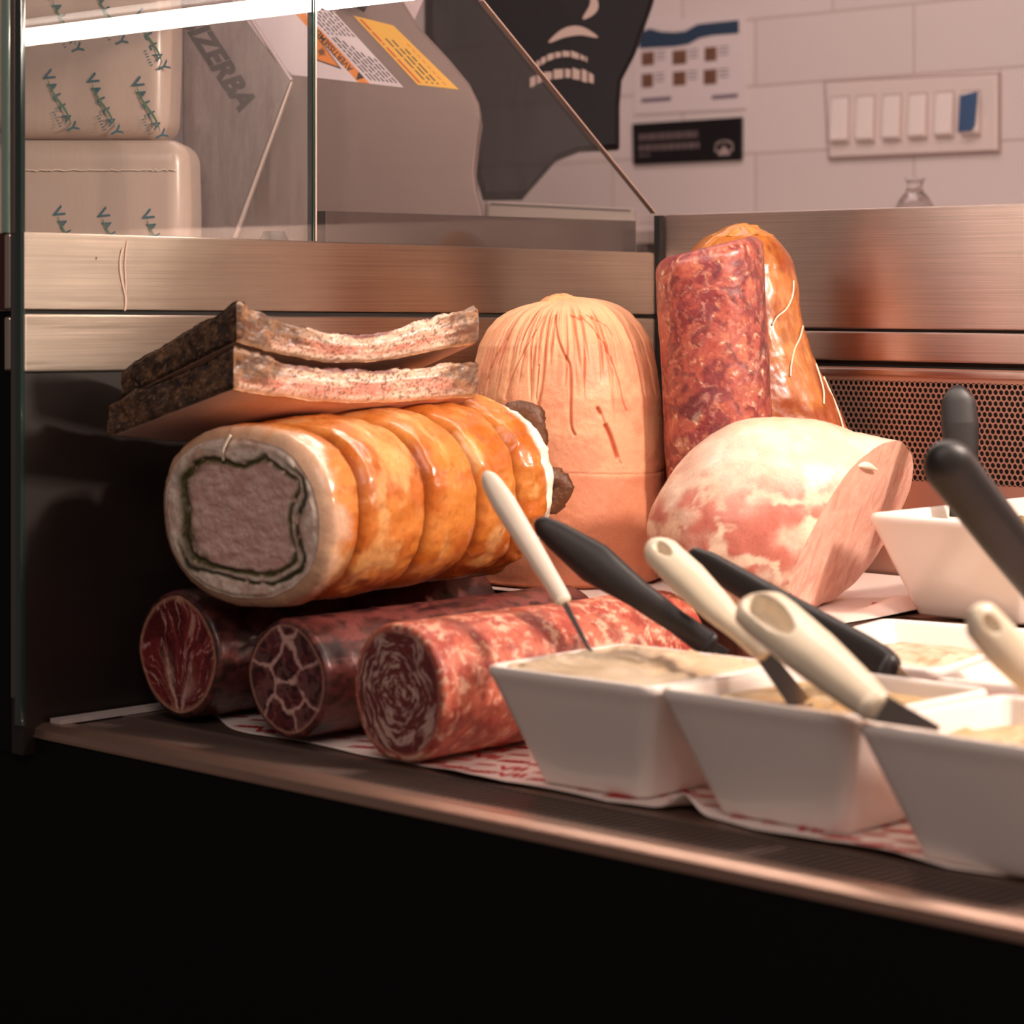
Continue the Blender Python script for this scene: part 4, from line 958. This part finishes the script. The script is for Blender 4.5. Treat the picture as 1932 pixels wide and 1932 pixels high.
# --- pale cooked ham with two cut faces
def cooked_ham():
    C = np.array((0.422, -0.301, 1.1420)); e = np.array((0.4033, 0.915, 0)); f = np.array((0.915, -0.4033, 0)); e = unit(e); f = unit(f)
    root = empty('cooked_ham', (C[0], C[1], RISER+.001), 'large pale pink cooked ham with white fat on top, cut face towards the dishes', 'ham')
    m_ = .000481
    out = [(1231,1010),(1238,960),(1262,915),(1295,872),(1330,838),(1370,813),(1415,799),(1460,795),(1510,797),(1560,806),(1605,825),(1665,838),(1745,866),(1830,896),(1885,938),(1880,985),(1860,1040),(1810,1095),(1730,1130),(1640,1143),(1560,1148),(1480,1149),(1400,1147),(1330,1142),(1280,1120),(1250,1080),(1236,1045)]
    A = np.array([((x-1500)*m_/.927, (1000-y)*m_) for x, y in out])
    ang = np.arctan2(A[:, 1], A[:, 0]); rad = np.hypot(A[:, 0], A[:, 1]); o_ = np.argsort(ang); ang, rad = ang[o_], rad[o_]
    angp = np.concatenate([ang-2*np.pi, ang, ang+2*np.pi]); radp = np.tile(rad, 3)
    nu, nv = 260, 150; th = np.linspace(0, 2*np.pi, nu, endpoint=False); ph = np.linspace(0, np.pi, nv); T, Ph = np.meshgrid(th, ph)
    R_ = np.interp(T, angp, radp); ss = np.sin(Ph); cs = np.cos(Ph); n = 2.3
    q = (np.abs(ss)**n + np.abs(cs)**n)**(-1/n)
    a = R_*ss*q*np.cos(T); b = R_*ss*q*np.sin(T); c = .083*cs*q
    pp = np.stack([a, b, c], -1)*22
    k = 1 + (fbm(pp*.7, 161)-.5)*.07*ss + (ridged(pp*1.6, 162)-.55)*.030*sst(.5, -.4, T*0 + b/.09) + (fbm(pp*4, 163)-.5)*.012
    a, b, c = a*k, np.where(b < -.06, b, b*k), c*k
    b = np.maximum(b, 1.0676 - C[2] + .0008)
    P_ = C + a[..., None]*e + b[..., None]*Z3 + c[..., None]*f
    f1 = fbm(pp*1.1, 164); f2 = ridged(pp*1.5 + .8*(fbm(pp*1.2, 165)[..., None]), 166); f3 = fbm(pp*3, 167)
    pink = sst(.082, .012, b + .05*(f1-.5)*2 + .30*np.clip(a+.05, 0, 1))*sst(.25, .5, f1+.05)
    col = mixc(S(236, 212, 190), S(230, 196, 172), sst(.4, .6, f3))
    col = mixc(col, S(198, 108, 92), pink*sst(.34, .52, fbm(pp*1.3, 168)+.08)*.95); col = mixc(col, S(246, 218, 190), sst(.66, .80, f2)*pink*.95)
    col = mixc(col, S(176, 96, 80), sst(.62, .72, fbm(pp*2.6, 169))*pink*.5); col = mixc(col, S(238, 196, 150), sst(.82, 1.0, b/.098)*.35)
    V, F = loft(P_[1:-1]); 
    cv = np.vstack([col[1:-1].reshape(-1, 3), [S(220, 170, 150)], [S(240, 220, 200)]])
    hm = vcol('ham_surface', .42, .14, ((110, .35, .0012), (420, .25, .0006)), (380, .06), coat=.2, roughvar=(40, .3, .5))
    cm = NT('ham_cut'); n1 = cm.noise(1.0, 5, .6, (60, 60, 60), .8); n2 = cm.noise(1.0, 4, .55, (260, 120, 30), .5); n3 = cm.noise(1.0, 3, .5, (34, 34, 20), 1.5)
    cc = cm.mix(tuple(S(232, 172, 150)), tuple(S(242, 200, 180)), cm.ramp(n1, [(.35, 0.), (.65, 1.)])); cc = cm.mix(cc, tuple(S(246, 214, 194)), cm.ramp(n2, [(.60, 0.), (.72, .7)])); cc = cm.mix(cc, tuple(S(214, 138, 122)), cm.ramp(n3, [(.56, 0.), (.64, .55)]))
    cm.set(Base_Color=cc, Roughness=.42, Subsurface_Weight=.12, Subsurface_Radius=(1, .5, .3), Subsurface_Scale=.006, Coat_Weight=.15, Normal=cm.bump(n2, .15, .0006))
    o = mesh('surface', V, F, [hm, cm.m], root, col=cv); fix_normals(o)
    bm = bmesh.new(); bm.from_mesh(o.data); off = Vector(ORG[o])
    def W3(v): return Vector(tuple(C + v[0]*e + v[1]*Z3 + v[2]*f)) - off
    caps = []
    for (p0, n_) in (((-.034, -.01, .0800), (.56, -.34, .68)), ((.180, .03, -.0765), (.92, .10, .38))):
        nw = Vector(tuple(n_[0]*e + n_[1]*Z3 + n_[2]*f)).normalized()
        r = bmesh.ops.bisect_plane(bm, geom=bm.verts[:] + bm.edges[:] + bm.faces[:], plane_co=W3(p0), plane_no=nw, clear_outer=True, dist=1e-6)
        ed = [g for g in r['geom_cut'] if isinstance(g, bmesh.types.BMEdge)]
        rf = bmesh.ops.contextual_create(bm, geom=ed)
        for fc_ in rf['faces']: fc_.material_index = 1; fc_.smooth = False
    bmc = bm.copy()
    bmesh.ops.delete(bm, geom=[x for x in bm.faces if x.material_index == 1], context='FACES_ONLY'); bm.to_mesh(o.data)
    bmesh.ops.delete(bmc, geom=[x for x in bmc.faces if x.material_index == 0], context='FACES'); 
    bmesh.ops.triangulate(bmc, faces=bmc.faces)
    me = bpy.data.meshes.new('cut_face'); bmc.to_mesh(me); me.materials.append(cm.m)
    me.polygons.foreach_set('material_index', [0]*len(me.polygons))
    co = bpy.data.objects.new('cut_face', me); COL.objects.link(co); co.parent = root; co.location = o.location
    # small torn flap of fat over the cut
    V, F = tube([C + .0240*e + .0585*Z3 + .0625*f, C + .045*e + .0570*Z3 + .0500*f, C + .0680*e + .0505*Z3 + .0305*f], [.0012, .0034, .0005], 10, 10)
    mesh('fat_flap', V, F, plain('ham_fat', S(248, 230, 212), .4, sss=.15), root)
cooked_ham()

# --- two peppered slabs of cured pork, one on the other
def slab(label, P0, Pa, Pb, th0, tha, thb, sag_b, sag_t, up, seed, top_lift=0, crx=0.0):
    P0, Pa, Pb = map(np.array, (P0, Pa, Pb)); A = Pa-P0; B = Pb-P0
    P0, Pa, Pb = P0 + Z3*.0045, Pa + Z3*.0045, Pb + Z3*.0025; A = Pa-P0; B = Pb-P0
    root = empty('pancetta_slab', P0*.25 + (Pa+Pb)*.375, label, 'cured pork', 'slabs of cured pork on the roast')
    nu, nw, nh = 220, 90, 36
    def pt(u, v, h):
        u, v, h = np.broadcast_arrays(np.asarray(u, float), np.asarray(v, float), np.asarray(h, float))
        sg = np.sin(np.pi*np.clip(u, 0, 1)**.85)**1.4
        t = th0*(1-u)*(1-v) + tha*u*(1-v) + thb*v*(1-u*.3)
        sag = sag_b*(1-h) + sag_t*h
        base = P0 + u[..., None]*A + v[..., None]*B
        r = .010; dv = np.minimum(v, 1-v); du = np.minimum(u, 1-u)
        z = h*t - sg*sag*(1-.35*v) + top_lift*h*np.sin(np.pi*u)*0
        q = base + z[..., None]*Z3
        n = (fbm(q*38, seed)-.5)*.010 + (fbm(q*130, seed+1)-.5)*.0035 + (fbm(q*420, seed+2)-.5)*.0012
        # bevel the long edges a little
        inw = np.clip(1-np.minimum(h, 1-h)/.12, 0, 1)**2
        q = q + (B/np.linalg.norm(B))*((inw*.004)*np.where(v < .5, 1, -1)*(dv < .02))[..., None] + (A/np.linalg.norm(A))*((inw*.004)*np.where(u < .5, 1, -1)*(du < .004))[..., None]
        side = -B/np.linalg.norm(B)
        return q + side*(n*(v < .03))[..., None] + (-A/np.linalg.norm(A))*(n*(u < .004))[..., None]*1.0 + Z3*(n*.8*((h > .98) & (v >= .0)))[..., None]
    u = np.linspace(0, 1, nu); h = np.linspace(0, 1, nh); v = np.linspace(0, 1, nw)
    # cut side with layers of fat and lean
    Ug, Hg = np.meshgrid(u, h); q = pt(Ug, 0*Ug, Hg); L_ = np.linalg.norm(A)
    w_ = np.stack([Ug*L_*14, Hg*3.2, Ug*0], -1); hh = Hg + (fbm(w_*np.array([1, .6, 1]), seed+5)-.5)*.35
    fat = S(242, 206, 180); lean = S(214, 128, 108); c = np.tile(fat, (*Ug.shape, 1))
    st = fbm(np.stack([Ug*L_*26, Hg*9, Ug*0+1], -1), seed+6)
    c = mixc(c, lean, np.exp(-((hh-.34)/.20)**2)*sst(.36, .55, st+.10*Ug)*.85); c = mixc(c, S(196, 100, 84), np.exp(-((hh-.50)/.05)**2)*sst(.4, .6, st)*.7); c = mixc(c, S(252, 240, 228), np.exp(-((hh-.62)/.035)**2)*.95)
    c = mixc(c, S(120, 62, 62), sst(.80, .90, hh)*sst(.35, .5, fbm(np.stack([Ug*L_*20, Hg*2, Ug*0+4], -1), seed+7))*.9)
    crust = np.clip(sst(.30, .14, Ug + .20*(fbm(np.stack([Ug*L_*24, Hg*2.4, Ug*0+8], -1), seed+8)-.5) - crx)*.85*sst(.35-crx*2, .62-crx*2, Hg + .4*(st-.5) + .25*sst(.2, .05, Ug)) + sst(.80, .92, Ug + .20*(st-.5))*.85 + sst(.03, .0, Ug), 0, 1)
    pep = fbm(np.stack([Ug*L_*420, Hg*15, Ug*0+2], -1), seed+9, 2); pep2 = fbm(np.stack([Ug*L_*800, Hg*28, Ug*0+5], -1), seed+11, 2)
    dark = mixc(S(84, 56, 40), S(156, 112, 76), sst(.4, .65, fbm(np.stack([Ug*L_*150, Hg*5, Ug*0], -1), seed+12)))
    c = mixc(c, dark, crust); c = mixc(c, S(112, 70, 46), np.clip(sst(.62, .70, pep)+sst(.70, .75, pep2), 0, 1)*.75*sst(.0, .1, Hg))
    c = mixc(c, S(238, 176, 120), sst(.07, .0, Hg)*.8)
    sm = vcol('pancetta_side', .42, .1, ((420, .4, .0008),), (700, .12), coat=.12)
    mesh('cut_side', q.reshape(-1, 3), gridF(nh, nu, False), sm, root, col=c)
    # rind underneath
    Ug, Vg = np.meshgrid(u, v); q = pt(Ug, Vg, 0*Ug); f1 = fbm(q*20, seed+13)
    c = mixc(S(244, 200, 184), S(248, 212, 194), f1); c = mixc(c, S(232, 164, 100), sst(.10, .0, Vg)*.7)
    mesh('rind', q.reshape(-1, 3), gridF(nw, nu, False, True), vcol('pancetta_rind', .5, .1, ((200, .15, .0005),), (200, .04)), root, col=c)
    # peppered crust: top, back and both ends
    VV, FF, CC = [], [], []; nb = 0
    for (qa, qb, kind, fl) in ((*np.meshgrid(u, v), 'top', False), (*np.meshgrid(u, h), 'back', True), (*np.meshgrid(v, h), 'end0', True), (*np.meshgrid(v, h), 'end1', False)):
        q = {'top': lambda: pt(qa, qb, 1+0*qa), 'back': lambda: pt(qa, 1+0*qa, qb), 'end0': lambda: pt(0*qa, qa, qb), 'end1': lambda: pt(1+0*qa, qa, qb)}[kind]()
        f1 = fbm(q*130, seed+14); f2 = fbm(q*520, seed+15, 3)
        c = mixc(S(66, 46, 36), S(124, 88, 62), sst(.35, .68, f1)); c = mixc(c, S(176, 132, 92), sst(.62, .74, f2)*.7); c = mixc(c, S(36, 26, 24), sst(.42, .32, f2)*.7)
        if kind == 'top': c = mixc(c, S(124, 62, 62), sst(.16, .02, qb)*sst(.25, .45, qa)*sst(.9, .7, qa)*.8)
        nn, mm = qa.shape; VV.append(q.reshape(-1, 3)); CC.append(c.reshape(-1, 3)); FF.append(gridF(nn, mm, False, fl) + nb); nb += nn*mm
    mesh('pepper_crust', np.vstack(VV), np.vstack(FF), vcol('pepper_crust', .6, .0, ((300, .7, .002), (900, .6, .0008)), (800, .2)), root, col=np.vstack(CC))
slab('lower peppered pork slab with pink rind underneath, resting on the orange tied roast', (0.1961, -0.7716, 1.2693), (0.1981, -0.4837, 1.2542), (0.0565, -0.7957, 1.2262), .0335, .0325, .0290, .0085, .0140, 0, 200)
slab('upper dark peppered pork slab lying on top of a slightly larger slab', (0.1864, -0.7601, 1.3089), (0.1907, -0.4770, 1.3031), (0.0277, -0.7610, 1.2575), .0335, .0335, .0250, .0175, .0270, 0, 260, crx=.10)

# ------------------------------------------------------------------ white dishes, their fillings and the servers standing in them
def rrect(wx, wy, r, k=10):
    pts = []
    for cx, cy, a0 in ((wx/2-r, -wy/2+r, -90), (wx/2-r, wy/2-r, 0), (-wx/2+r, wy/2-r, 90), (-wx/2+r, -wy/2+r, 180)):
        for a in np.radians(np.linspace(a0, a0+90, k)): pts.append((cx + r*math.cos(a), cy + r*math.sin(a)))
    n = len(pts); P = np.array(pts); out = []
    for i in range(n):
        a, b = P[i], P[(i+1) % n]; m = 7 if np.linalg.norm(b-a) > .03 else 1
        for t in range(m): out.append(a + (b-a)*t/m)
    return np.array(out)
DISH_H = 0.0905
def dish(center, base, rot, wx, wy, label, h=DISH_H, inset=.030):
    cx, cy = center; c, s_ = math.cos(rot), math.sin(rot)
    root = empty('serving_dish', (cx, cy, base), label, 'dish', 'white tapered serving dishes')
    # wx, wy: outside size of the rim
    def ring(g, z, r): 
        P = rrect(wx - 2*g, wy - 2*g, r); return np.stack([cx + c*P[:, 0] - s_*P[:, 1], cy + s_*P[:, 0] + c*P[:, 1], np.full(len(P), base + z)], -1)
    t = .0045
    R = [ring(inset+.010, 0.0006, .006), ring(inset+.002, .0006, .010), ring(inset, .003, .012)]
    for q in np.linspace(.1, 1, 8): R.append(ring(inset*(1-q)+.002*q, .003+(h-.010-.003)*q, .012))
    R += [ring(.0006, h-.0075, .012), ring(0, h-.004, .012), ring(.0008, h-.001, .012), ring(.0026, h, .011), ring(.0048, h-.001, .010), ring(.0060, h-.004, .009)]
    for q in np.linspace(.15, 1, 6): R.append(ring(.006*(1-q)+(inset+.004)*q, h-.004-(h-.004-.008)*q, .009))
    R.append(ring(inset+.012, .006, .006))
    V, F = loft(R); o = mesh('bowl', V, F, M_WHITE, root); fix_normals(o)
    return dict(root=root, c=(cx, cy), rot=rot, wx=wx, wy=wy, base=base, h=h, inset=inset)
def filling(d, name, label, cat, level, amp, seed, c0, c1, c2, mound=0.0, rough=.45, over=0.0, flecks=None):
    """soft filling in a dish: a closed body from the dish floor up to a spread, uneven top"""
    g0 = .0072 + (d['inset']-.002)*(1-level)
    z = d['base'] + .010 + (d['h']-.010-.004)*level
    cx, cy = d['c']; c, s_ = math.cos(d['rot']), math.sin(d['rot'])
    out = rrect(d['wx']-2*g0, d['wy']-2*g0, .010); nr = 70
    V, F, V2, rad = disc_face((0, 0, 0), np.array([1., 0, 0]), np.array([0, 1., 0]), out, nr)
    p = np.c_[V2*42, np.zeros(len(V2))]; sw = p + 1.6*(fbm(p*.5, seed)[:, None]-.5)
    hgt = (fbm(sw, seed+1)-.5)*2*amp + (ridged(np.c_[V2*np.array([45, 110]), V2[:, 0]*0] + sw*.4, seed+2)-.55)*amp*1.3 + (fbm(p*4, seed+3)-.5)*amp*.8 + mound*(1-rad**2)
    hgt = hgt*sst(1.0, .93, rad)
    X = cx + c*V2[:, 0] - s_*V2[:, 1]; Y = cy + s_*V2[:, 0] + c*V2[:, 1]
    top = np.stack([X, Y, z + hgt], -1)
    col = mixc(c0, c1, sst(.35, .65, fbm(sw*.8, seed+4))); 
    if c2 is not None: col = mixc(col, c2, sst(.60, .72, fbm(p*2.2, seed+5))*.8)
    if flecks is not None: col = mixc(col, flecks, sst(.68, .74, fbm(p*7, seed+6))*.9)
    k = len(out); g1 = d['inset'] + .010; lo = rrect(d['wx']-2*g1, d['wy']-2*g1, .006)
    bt = np.stack([cx + c*lo[:, 0] - s_*lo[:, 1], cy + s_*lo[:, 0] + c*lo[:, 1], np.full(k, d['base']+.0085)], -1)
    n0 = len(top); a = n0 - k; V = np.vstack([top, bt, [[cx, cy, d['base']+.0085]]])
    F = list(F) + [(a+i, n0+i, n0+(i+1) % k, a+(i+1) % k) for i in range(k)] + [(n0+k, n0+(i+1) % k, n0+i) for i in range(k)]
    col = np.vstack([col, np.tile(c0, (k+1, 1))])
    o = mesh(name, V, F, vcol(name + '_surface', rough, .08, ((380, .35, .0008),), (500, .05), coat=.25), None, col=col, origin=(cx, cy, d['base']+.0085)); fix_normals(o)
    tag(o, label, cat); return o
R_ = math.radians
d1 = dish((0.5535, -0.6690), DECK+.0016, R_(2), .1655, .168, 'leftmost white front dish, beside the thick salami, heaped with off-white spread')
d2 = dish((0.7305, -0.6650), DECK+.0016, R_(0), .176, .168, 'middle white front dish with a cream-handled spreader stuck in beige spread')
d3 = dish((0.9230, -0.6850), DECK+.0016, R_(-2), .180, .170, 'rightmost white front dish, cut by the frame, holding pale chunky spread')
dA = dish((0.6320, -0.4220), DECK+.0016, R_(12), .160, .260, 'long white dish in the second row, below the cut ham, with pale flaky spread')
dB = dish((0.8200, -0.4700), DECK+.0016, R_(11), .162, .172, 'bright white second-row dish right of the long one, under the blurred black handle')

dC = dish((0.5840, -0.1565), RISER+.0018, R_(0), .172, .286, 'long white dish raised on the riser in front of the perforated grille')
filling(d1, 'white_spread', 'rough off-white spread heaped to the rim of the leftmost front dish', 'spread', .99, .0048, 300, S(196, 168, 134), S(212, 188, 156), None, mound=.012)
filling(d2, 'beige_spread', 'beige oily spread in the middle front dish, scooped by the cream spreader', 'spread', .90, .0035, 310, S(176, 138, 86), S(194, 160, 108), S(206, 180, 138), mound=-.002, rough=.3)
filling(d3, 'chunky_spread', 'pale chunky spread with brown bits in the rightmost front dish', 'spread', .80, .0060, 320, S(196, 164, 116), S(212, 186, 146), S(168, 108, 48), mound=.006, rough=.35)
filling(dA, 'flaky_spread', 'pale flaky spread in the long second-row dish', 'spread', .80, .0040, 330, S(202, 178, 148), S(220, 202, 178), S(182, 146, 110), mound=.004)
filling(dB, 'pale_dip', 'smooth pale dip low in the bright second-row dish', 'spread', .60, .0025, 340, S(210, 186, 154), S(220, 200, 172), None)
filling(dC, 'herbed_relish', 'green-flecked relish in the raised long dish by the grille', 'relish', .80, .0070, 350, S(140, 112, 60), S(190, 160, 100), S(84, 80, 36), rough=.3, flecks=S(60, 62, 24))

def frame(A, B, toward=None):
    A, B = np.array(A), np.array(B); d = unit(B-A); v = unit(-D3 if toward is None else np.array(toward)); 
    w_ = unit(np.cross(d, v)); n = unit(np.cross(w_, d)); return A, B, d, w_, n
def handle(A, B, widths, thick, mat, root, name='handle', toward=None, n=2.4, nu=72, rings=110, end=.12, dimple=None):
    """tapered grip from A (free end) to B; widths = [(t, full width)]; thick = [(t, full thickness)]"""
    A, B, d, w_, nn = frame(A, B, toward); L = np.linalg.norm(B-A); out = []
    tw = np.array([q[0] for q in widths]); ww = np.array([q[1] for q in widths]); tt = np.array([q[0] for q in thick]); th = np.array([q[1] for q in thick])
    a = np.linspace(0, 2*np.pi, nu, endpoint=False); q = (np.abs(np.cos(a))**n + np.abs(np.sin(a))**n)**(-1/n)
    ts = np.concatenate([np.linspace(0, 1, 14)**2*end, np.linspace(end, 1-.03, rings)[1:], 1-.03*(1-np.linspace(0, 1, 8))**2])
    for t in ts:
        r = 1.0
        if t < end: r = math.sqrt(max(1-(1-t/end)**2, 0))
        if t > .97: r = .55 + .45*math.sqrt(max(1-((t-.97)/.03)**2, 0))
        r = max(r, .03)
        x = np.cos(a)*q*np.interp(t, tw, ww)/2*r; y = np.sin(a)*q*np.interp(t, tt, th)/2*r
        if dimple:      # moulded hanging hole: a hollow pressed into the face
            t0, t1, wd, dep, sk = dimple; tm = (t-t0)/(t1-t0)
            if 0 < tm < 1:
                prof = math.sqrt(math.sin(math.pi*tm**.75)); hit = np.clip(1-(np.abs(x - sk*tm)/(wd*prof+1e-6))**4, 0, 1)*min(1, 3*math.sin(math.pi*tm))
                y = np.where(y > 0, y - dep*hit, y)
        out.append(A + d*L*t + np.outer(x, w_) + np.outer(y, nn))
    V, F = loft(out); o = mesh(name, V, F, mat, root); fix_normals(o); return o
def blade(A, B, w0, w1, mat, root, thick=.0016, toward=None, skew=0.0, name='blade'):
    A, B, d, w_, nn = frame(A, B, toward)
    P = [A - w_*w0/2, A + w_*w0/2, B + w_*(w1/2+skew), B - w_*(w1/2-skew)]
    return MB().prism([p - nn*thick/2 for p in P], nn, thick).build(name, mat, root, bevel=.0003)
# slim white spreader in the first dish
A, B, T = (0.3888, -0.6679, 1.2079), (0.4752, -0.6647, 1.1081), (0.5053, -0.6690, 1.0746)
u = empty('spreader', T, 'slim white-handled spreader with thin steel neck, standing in the leftmost front dish', 'spreader')
handle(A, B, [(0, .0150), (.25, .0195), (.6, .0170), (1, .0130)], [(0, .011), (.4, .015), (1, .011)], M_WHITEP, u)
blade(np.array(B)-.004*unit(np.array(B)-np.array(A)), T, .0050, .0036, M_BLADE, u, .003, name='neck')
blade(T, np.array(T) + np.array((.018, -.004, -.022)), .004, .020, M_BLADE, u)
# flat black spatula lying behind the first dish
A, B = np.array((0.4011, -0.6210, 1.1660)), np.array((0.5314, -0.5501, 1.0670))
u = empty('spatula', B, 'long black spatula handle with a bulging grip, leaning behind the leftmost front dish', 'spatula')
handle(A, B, [(0, .014), (.12, .024), (.34, .0345), (.58, .0235), (.8, .0195), (.93, .0215), (1, .0220)], [(0, .010), (.4, .018), (.7, .012), (1, .012)], M_BLACKP, u, n=2.1, end=.05)
blade(B - .002*unit(B-A), B + unit(B-A)*.012, .010, .012, M_BLACKP, u, .003)
# cream spreader with a small hanging hole, in the second dish
A, B, T = np.array((0.5476, -0.6460, 1.1611)), np.array((0.6842, -0.6735, 1.0871)), np.array((0.7240, -0.6836, 1.0580))
u = empty('spreader', T, 'cream-handled spreader with a small hanging hole, stuck in the middle front dish', 'spreader', None)
L = float(np.linalg.norm(B-A))
handle(A, B, [(0, .020), (.10, .0275), (.33, .0300), (.6, .0250), (.78, .0165), (1, .0130)], [(0, .013), (.35, .019), (.75, .013), (1, .010)], M_CREAMP, u, n=2.2, end=.10, dimple=(.075, .20, .0046, .006, .0), toward=-D3 + .6*Z3)
blade(B - .004*unit(B-A), T, .0125, .016, M_BLADE, u)
blade(T, T + np.array((.005, -.003, -.008)), .016, .018, M_BLADE, u, name='blade_tip')
# black knife lying across the second row
A, B, T = np.array((0.5079, -0.5520, 1.1420)), np.array((0.7189, -0.5631, 1.0681)), np.array((0.7374, -0.5660, 1.0641))
u = empty('carving_knife', B, 'straight black-handled knife lying across the long second-row dish', 'knife')
handle(A, B, [(0, .013), (.10, .0205), (.5, .0250), (.85, .0290), (.94, .0280), (1, .0215)], [(0, .012), (.4, .018), (1, .018)], M_BLACKP, u, n=2.6, end=.04)
blade(B - .003*unit(B-A), T, .014, .002, M_BLADE, u, .003)
# cream spreader with the long hanging loop
A, B, T = np.array((0.6989, -0.7150, 1.1352)), np.array((0.8527, -0.7678, 1.0795)), np.array((0.8887, -0.7536, 1.0654))
u = empty('spreader', T, 'broad cream-handled spreader with a long hanging loop, resting across the middle and right front dishes', 'spreader')
L = float(np.linalg.norm(B-A)); 
handle(A, B, [(0, .030), (.10, .0400), (.22, .0415), (.5, .0390), (.8, .0310), (1, .0235)], [(0, .014), (.2, .021), (.6, .024), (1, .018)], M_CREAMP, u, n=2.2, end=.13, dimple=(.05, .42, .0105, .014, .004), toward=-D3 + .7*Z3)
blade(B - .004*unit(B-A), T, .021, .004, M_BLADE, u, skew=-.004)
# upright black handle in the raised dish
A, B = np.array((0.5272, -0.1985, 1.2701)), np.array((0.5342, -0.1987, 1.1844))
T = np.array((0.5384, -0.2016, 1.1512))
u = empty('serving_spoon', T, 'wide black handle standing upright in the raised dish, against the perforated grille', 'spoon')
handle(A, B, [(0, .022), (.2, .032), (.45, .0345), (.8, .0290), (1, .027)], [(0, .010), (.4, .014), (1, .012)], M_BLACKP, u, n=2.2, end=.16)
handle(B - .002*unit(B-A), T, [(0, .024), (1, .030)], [(0, .010), (1, .006)], M_BLACKP, u, name='bowl_of_spoon', end=.05)
# blurred black handle over the second-row dish on the right
A, B = np.array((0.7949, -0.6217, 1.2434)), np.array((0.8200, -0.5066, 1.1267))
T = np.array((0.842, -0.462, 1.034))
u = empty('serving_spoon', T, 'thick blurred black handle at the right edge, slanting into the bright second-row dish', 'spoon')
handle(A, B, [(0, .036), (.10, .038), (.6, .036), (1, .032)], [(0, .026), (.4, .030), (1, .024)], M_BLACKP, u, n=2.3, end=.13)
handle(B - .004*unit(B-A), T, [(0, .018), (.6, .016), (1, .034)], [(0, .012), (1, .006)], M_BLACKP, u, name='bowl_of_spoon', end=.05)
# cream handle cut by the right edge of the frame
A, B = np.array((0.9187, -0.7593, 1.1498)), np.array((0.9369, -0.6928, 1.0859))
T = B + unit(B-A)*.040
u = empty('spreader', T, 'blurred cream handle with a hanging hole at the right edge, in the rightmost front dish', 'spreader')
L = float(np.linalg.norm(B-A))
handle(A, B, [(0, .020), (.12, .0280), (.35, .0300), (1, .0210)], [(0, .013), (.35, .019), (1, .014)], M_CREAMP, u, n=2.2, end=.12, dimple=(.08, .24, .0048, .006, .0), toward=-D3 + .6*Z3)
blade(B - .003*unit(B-A), T, .012, .018, M_BLADE, u)
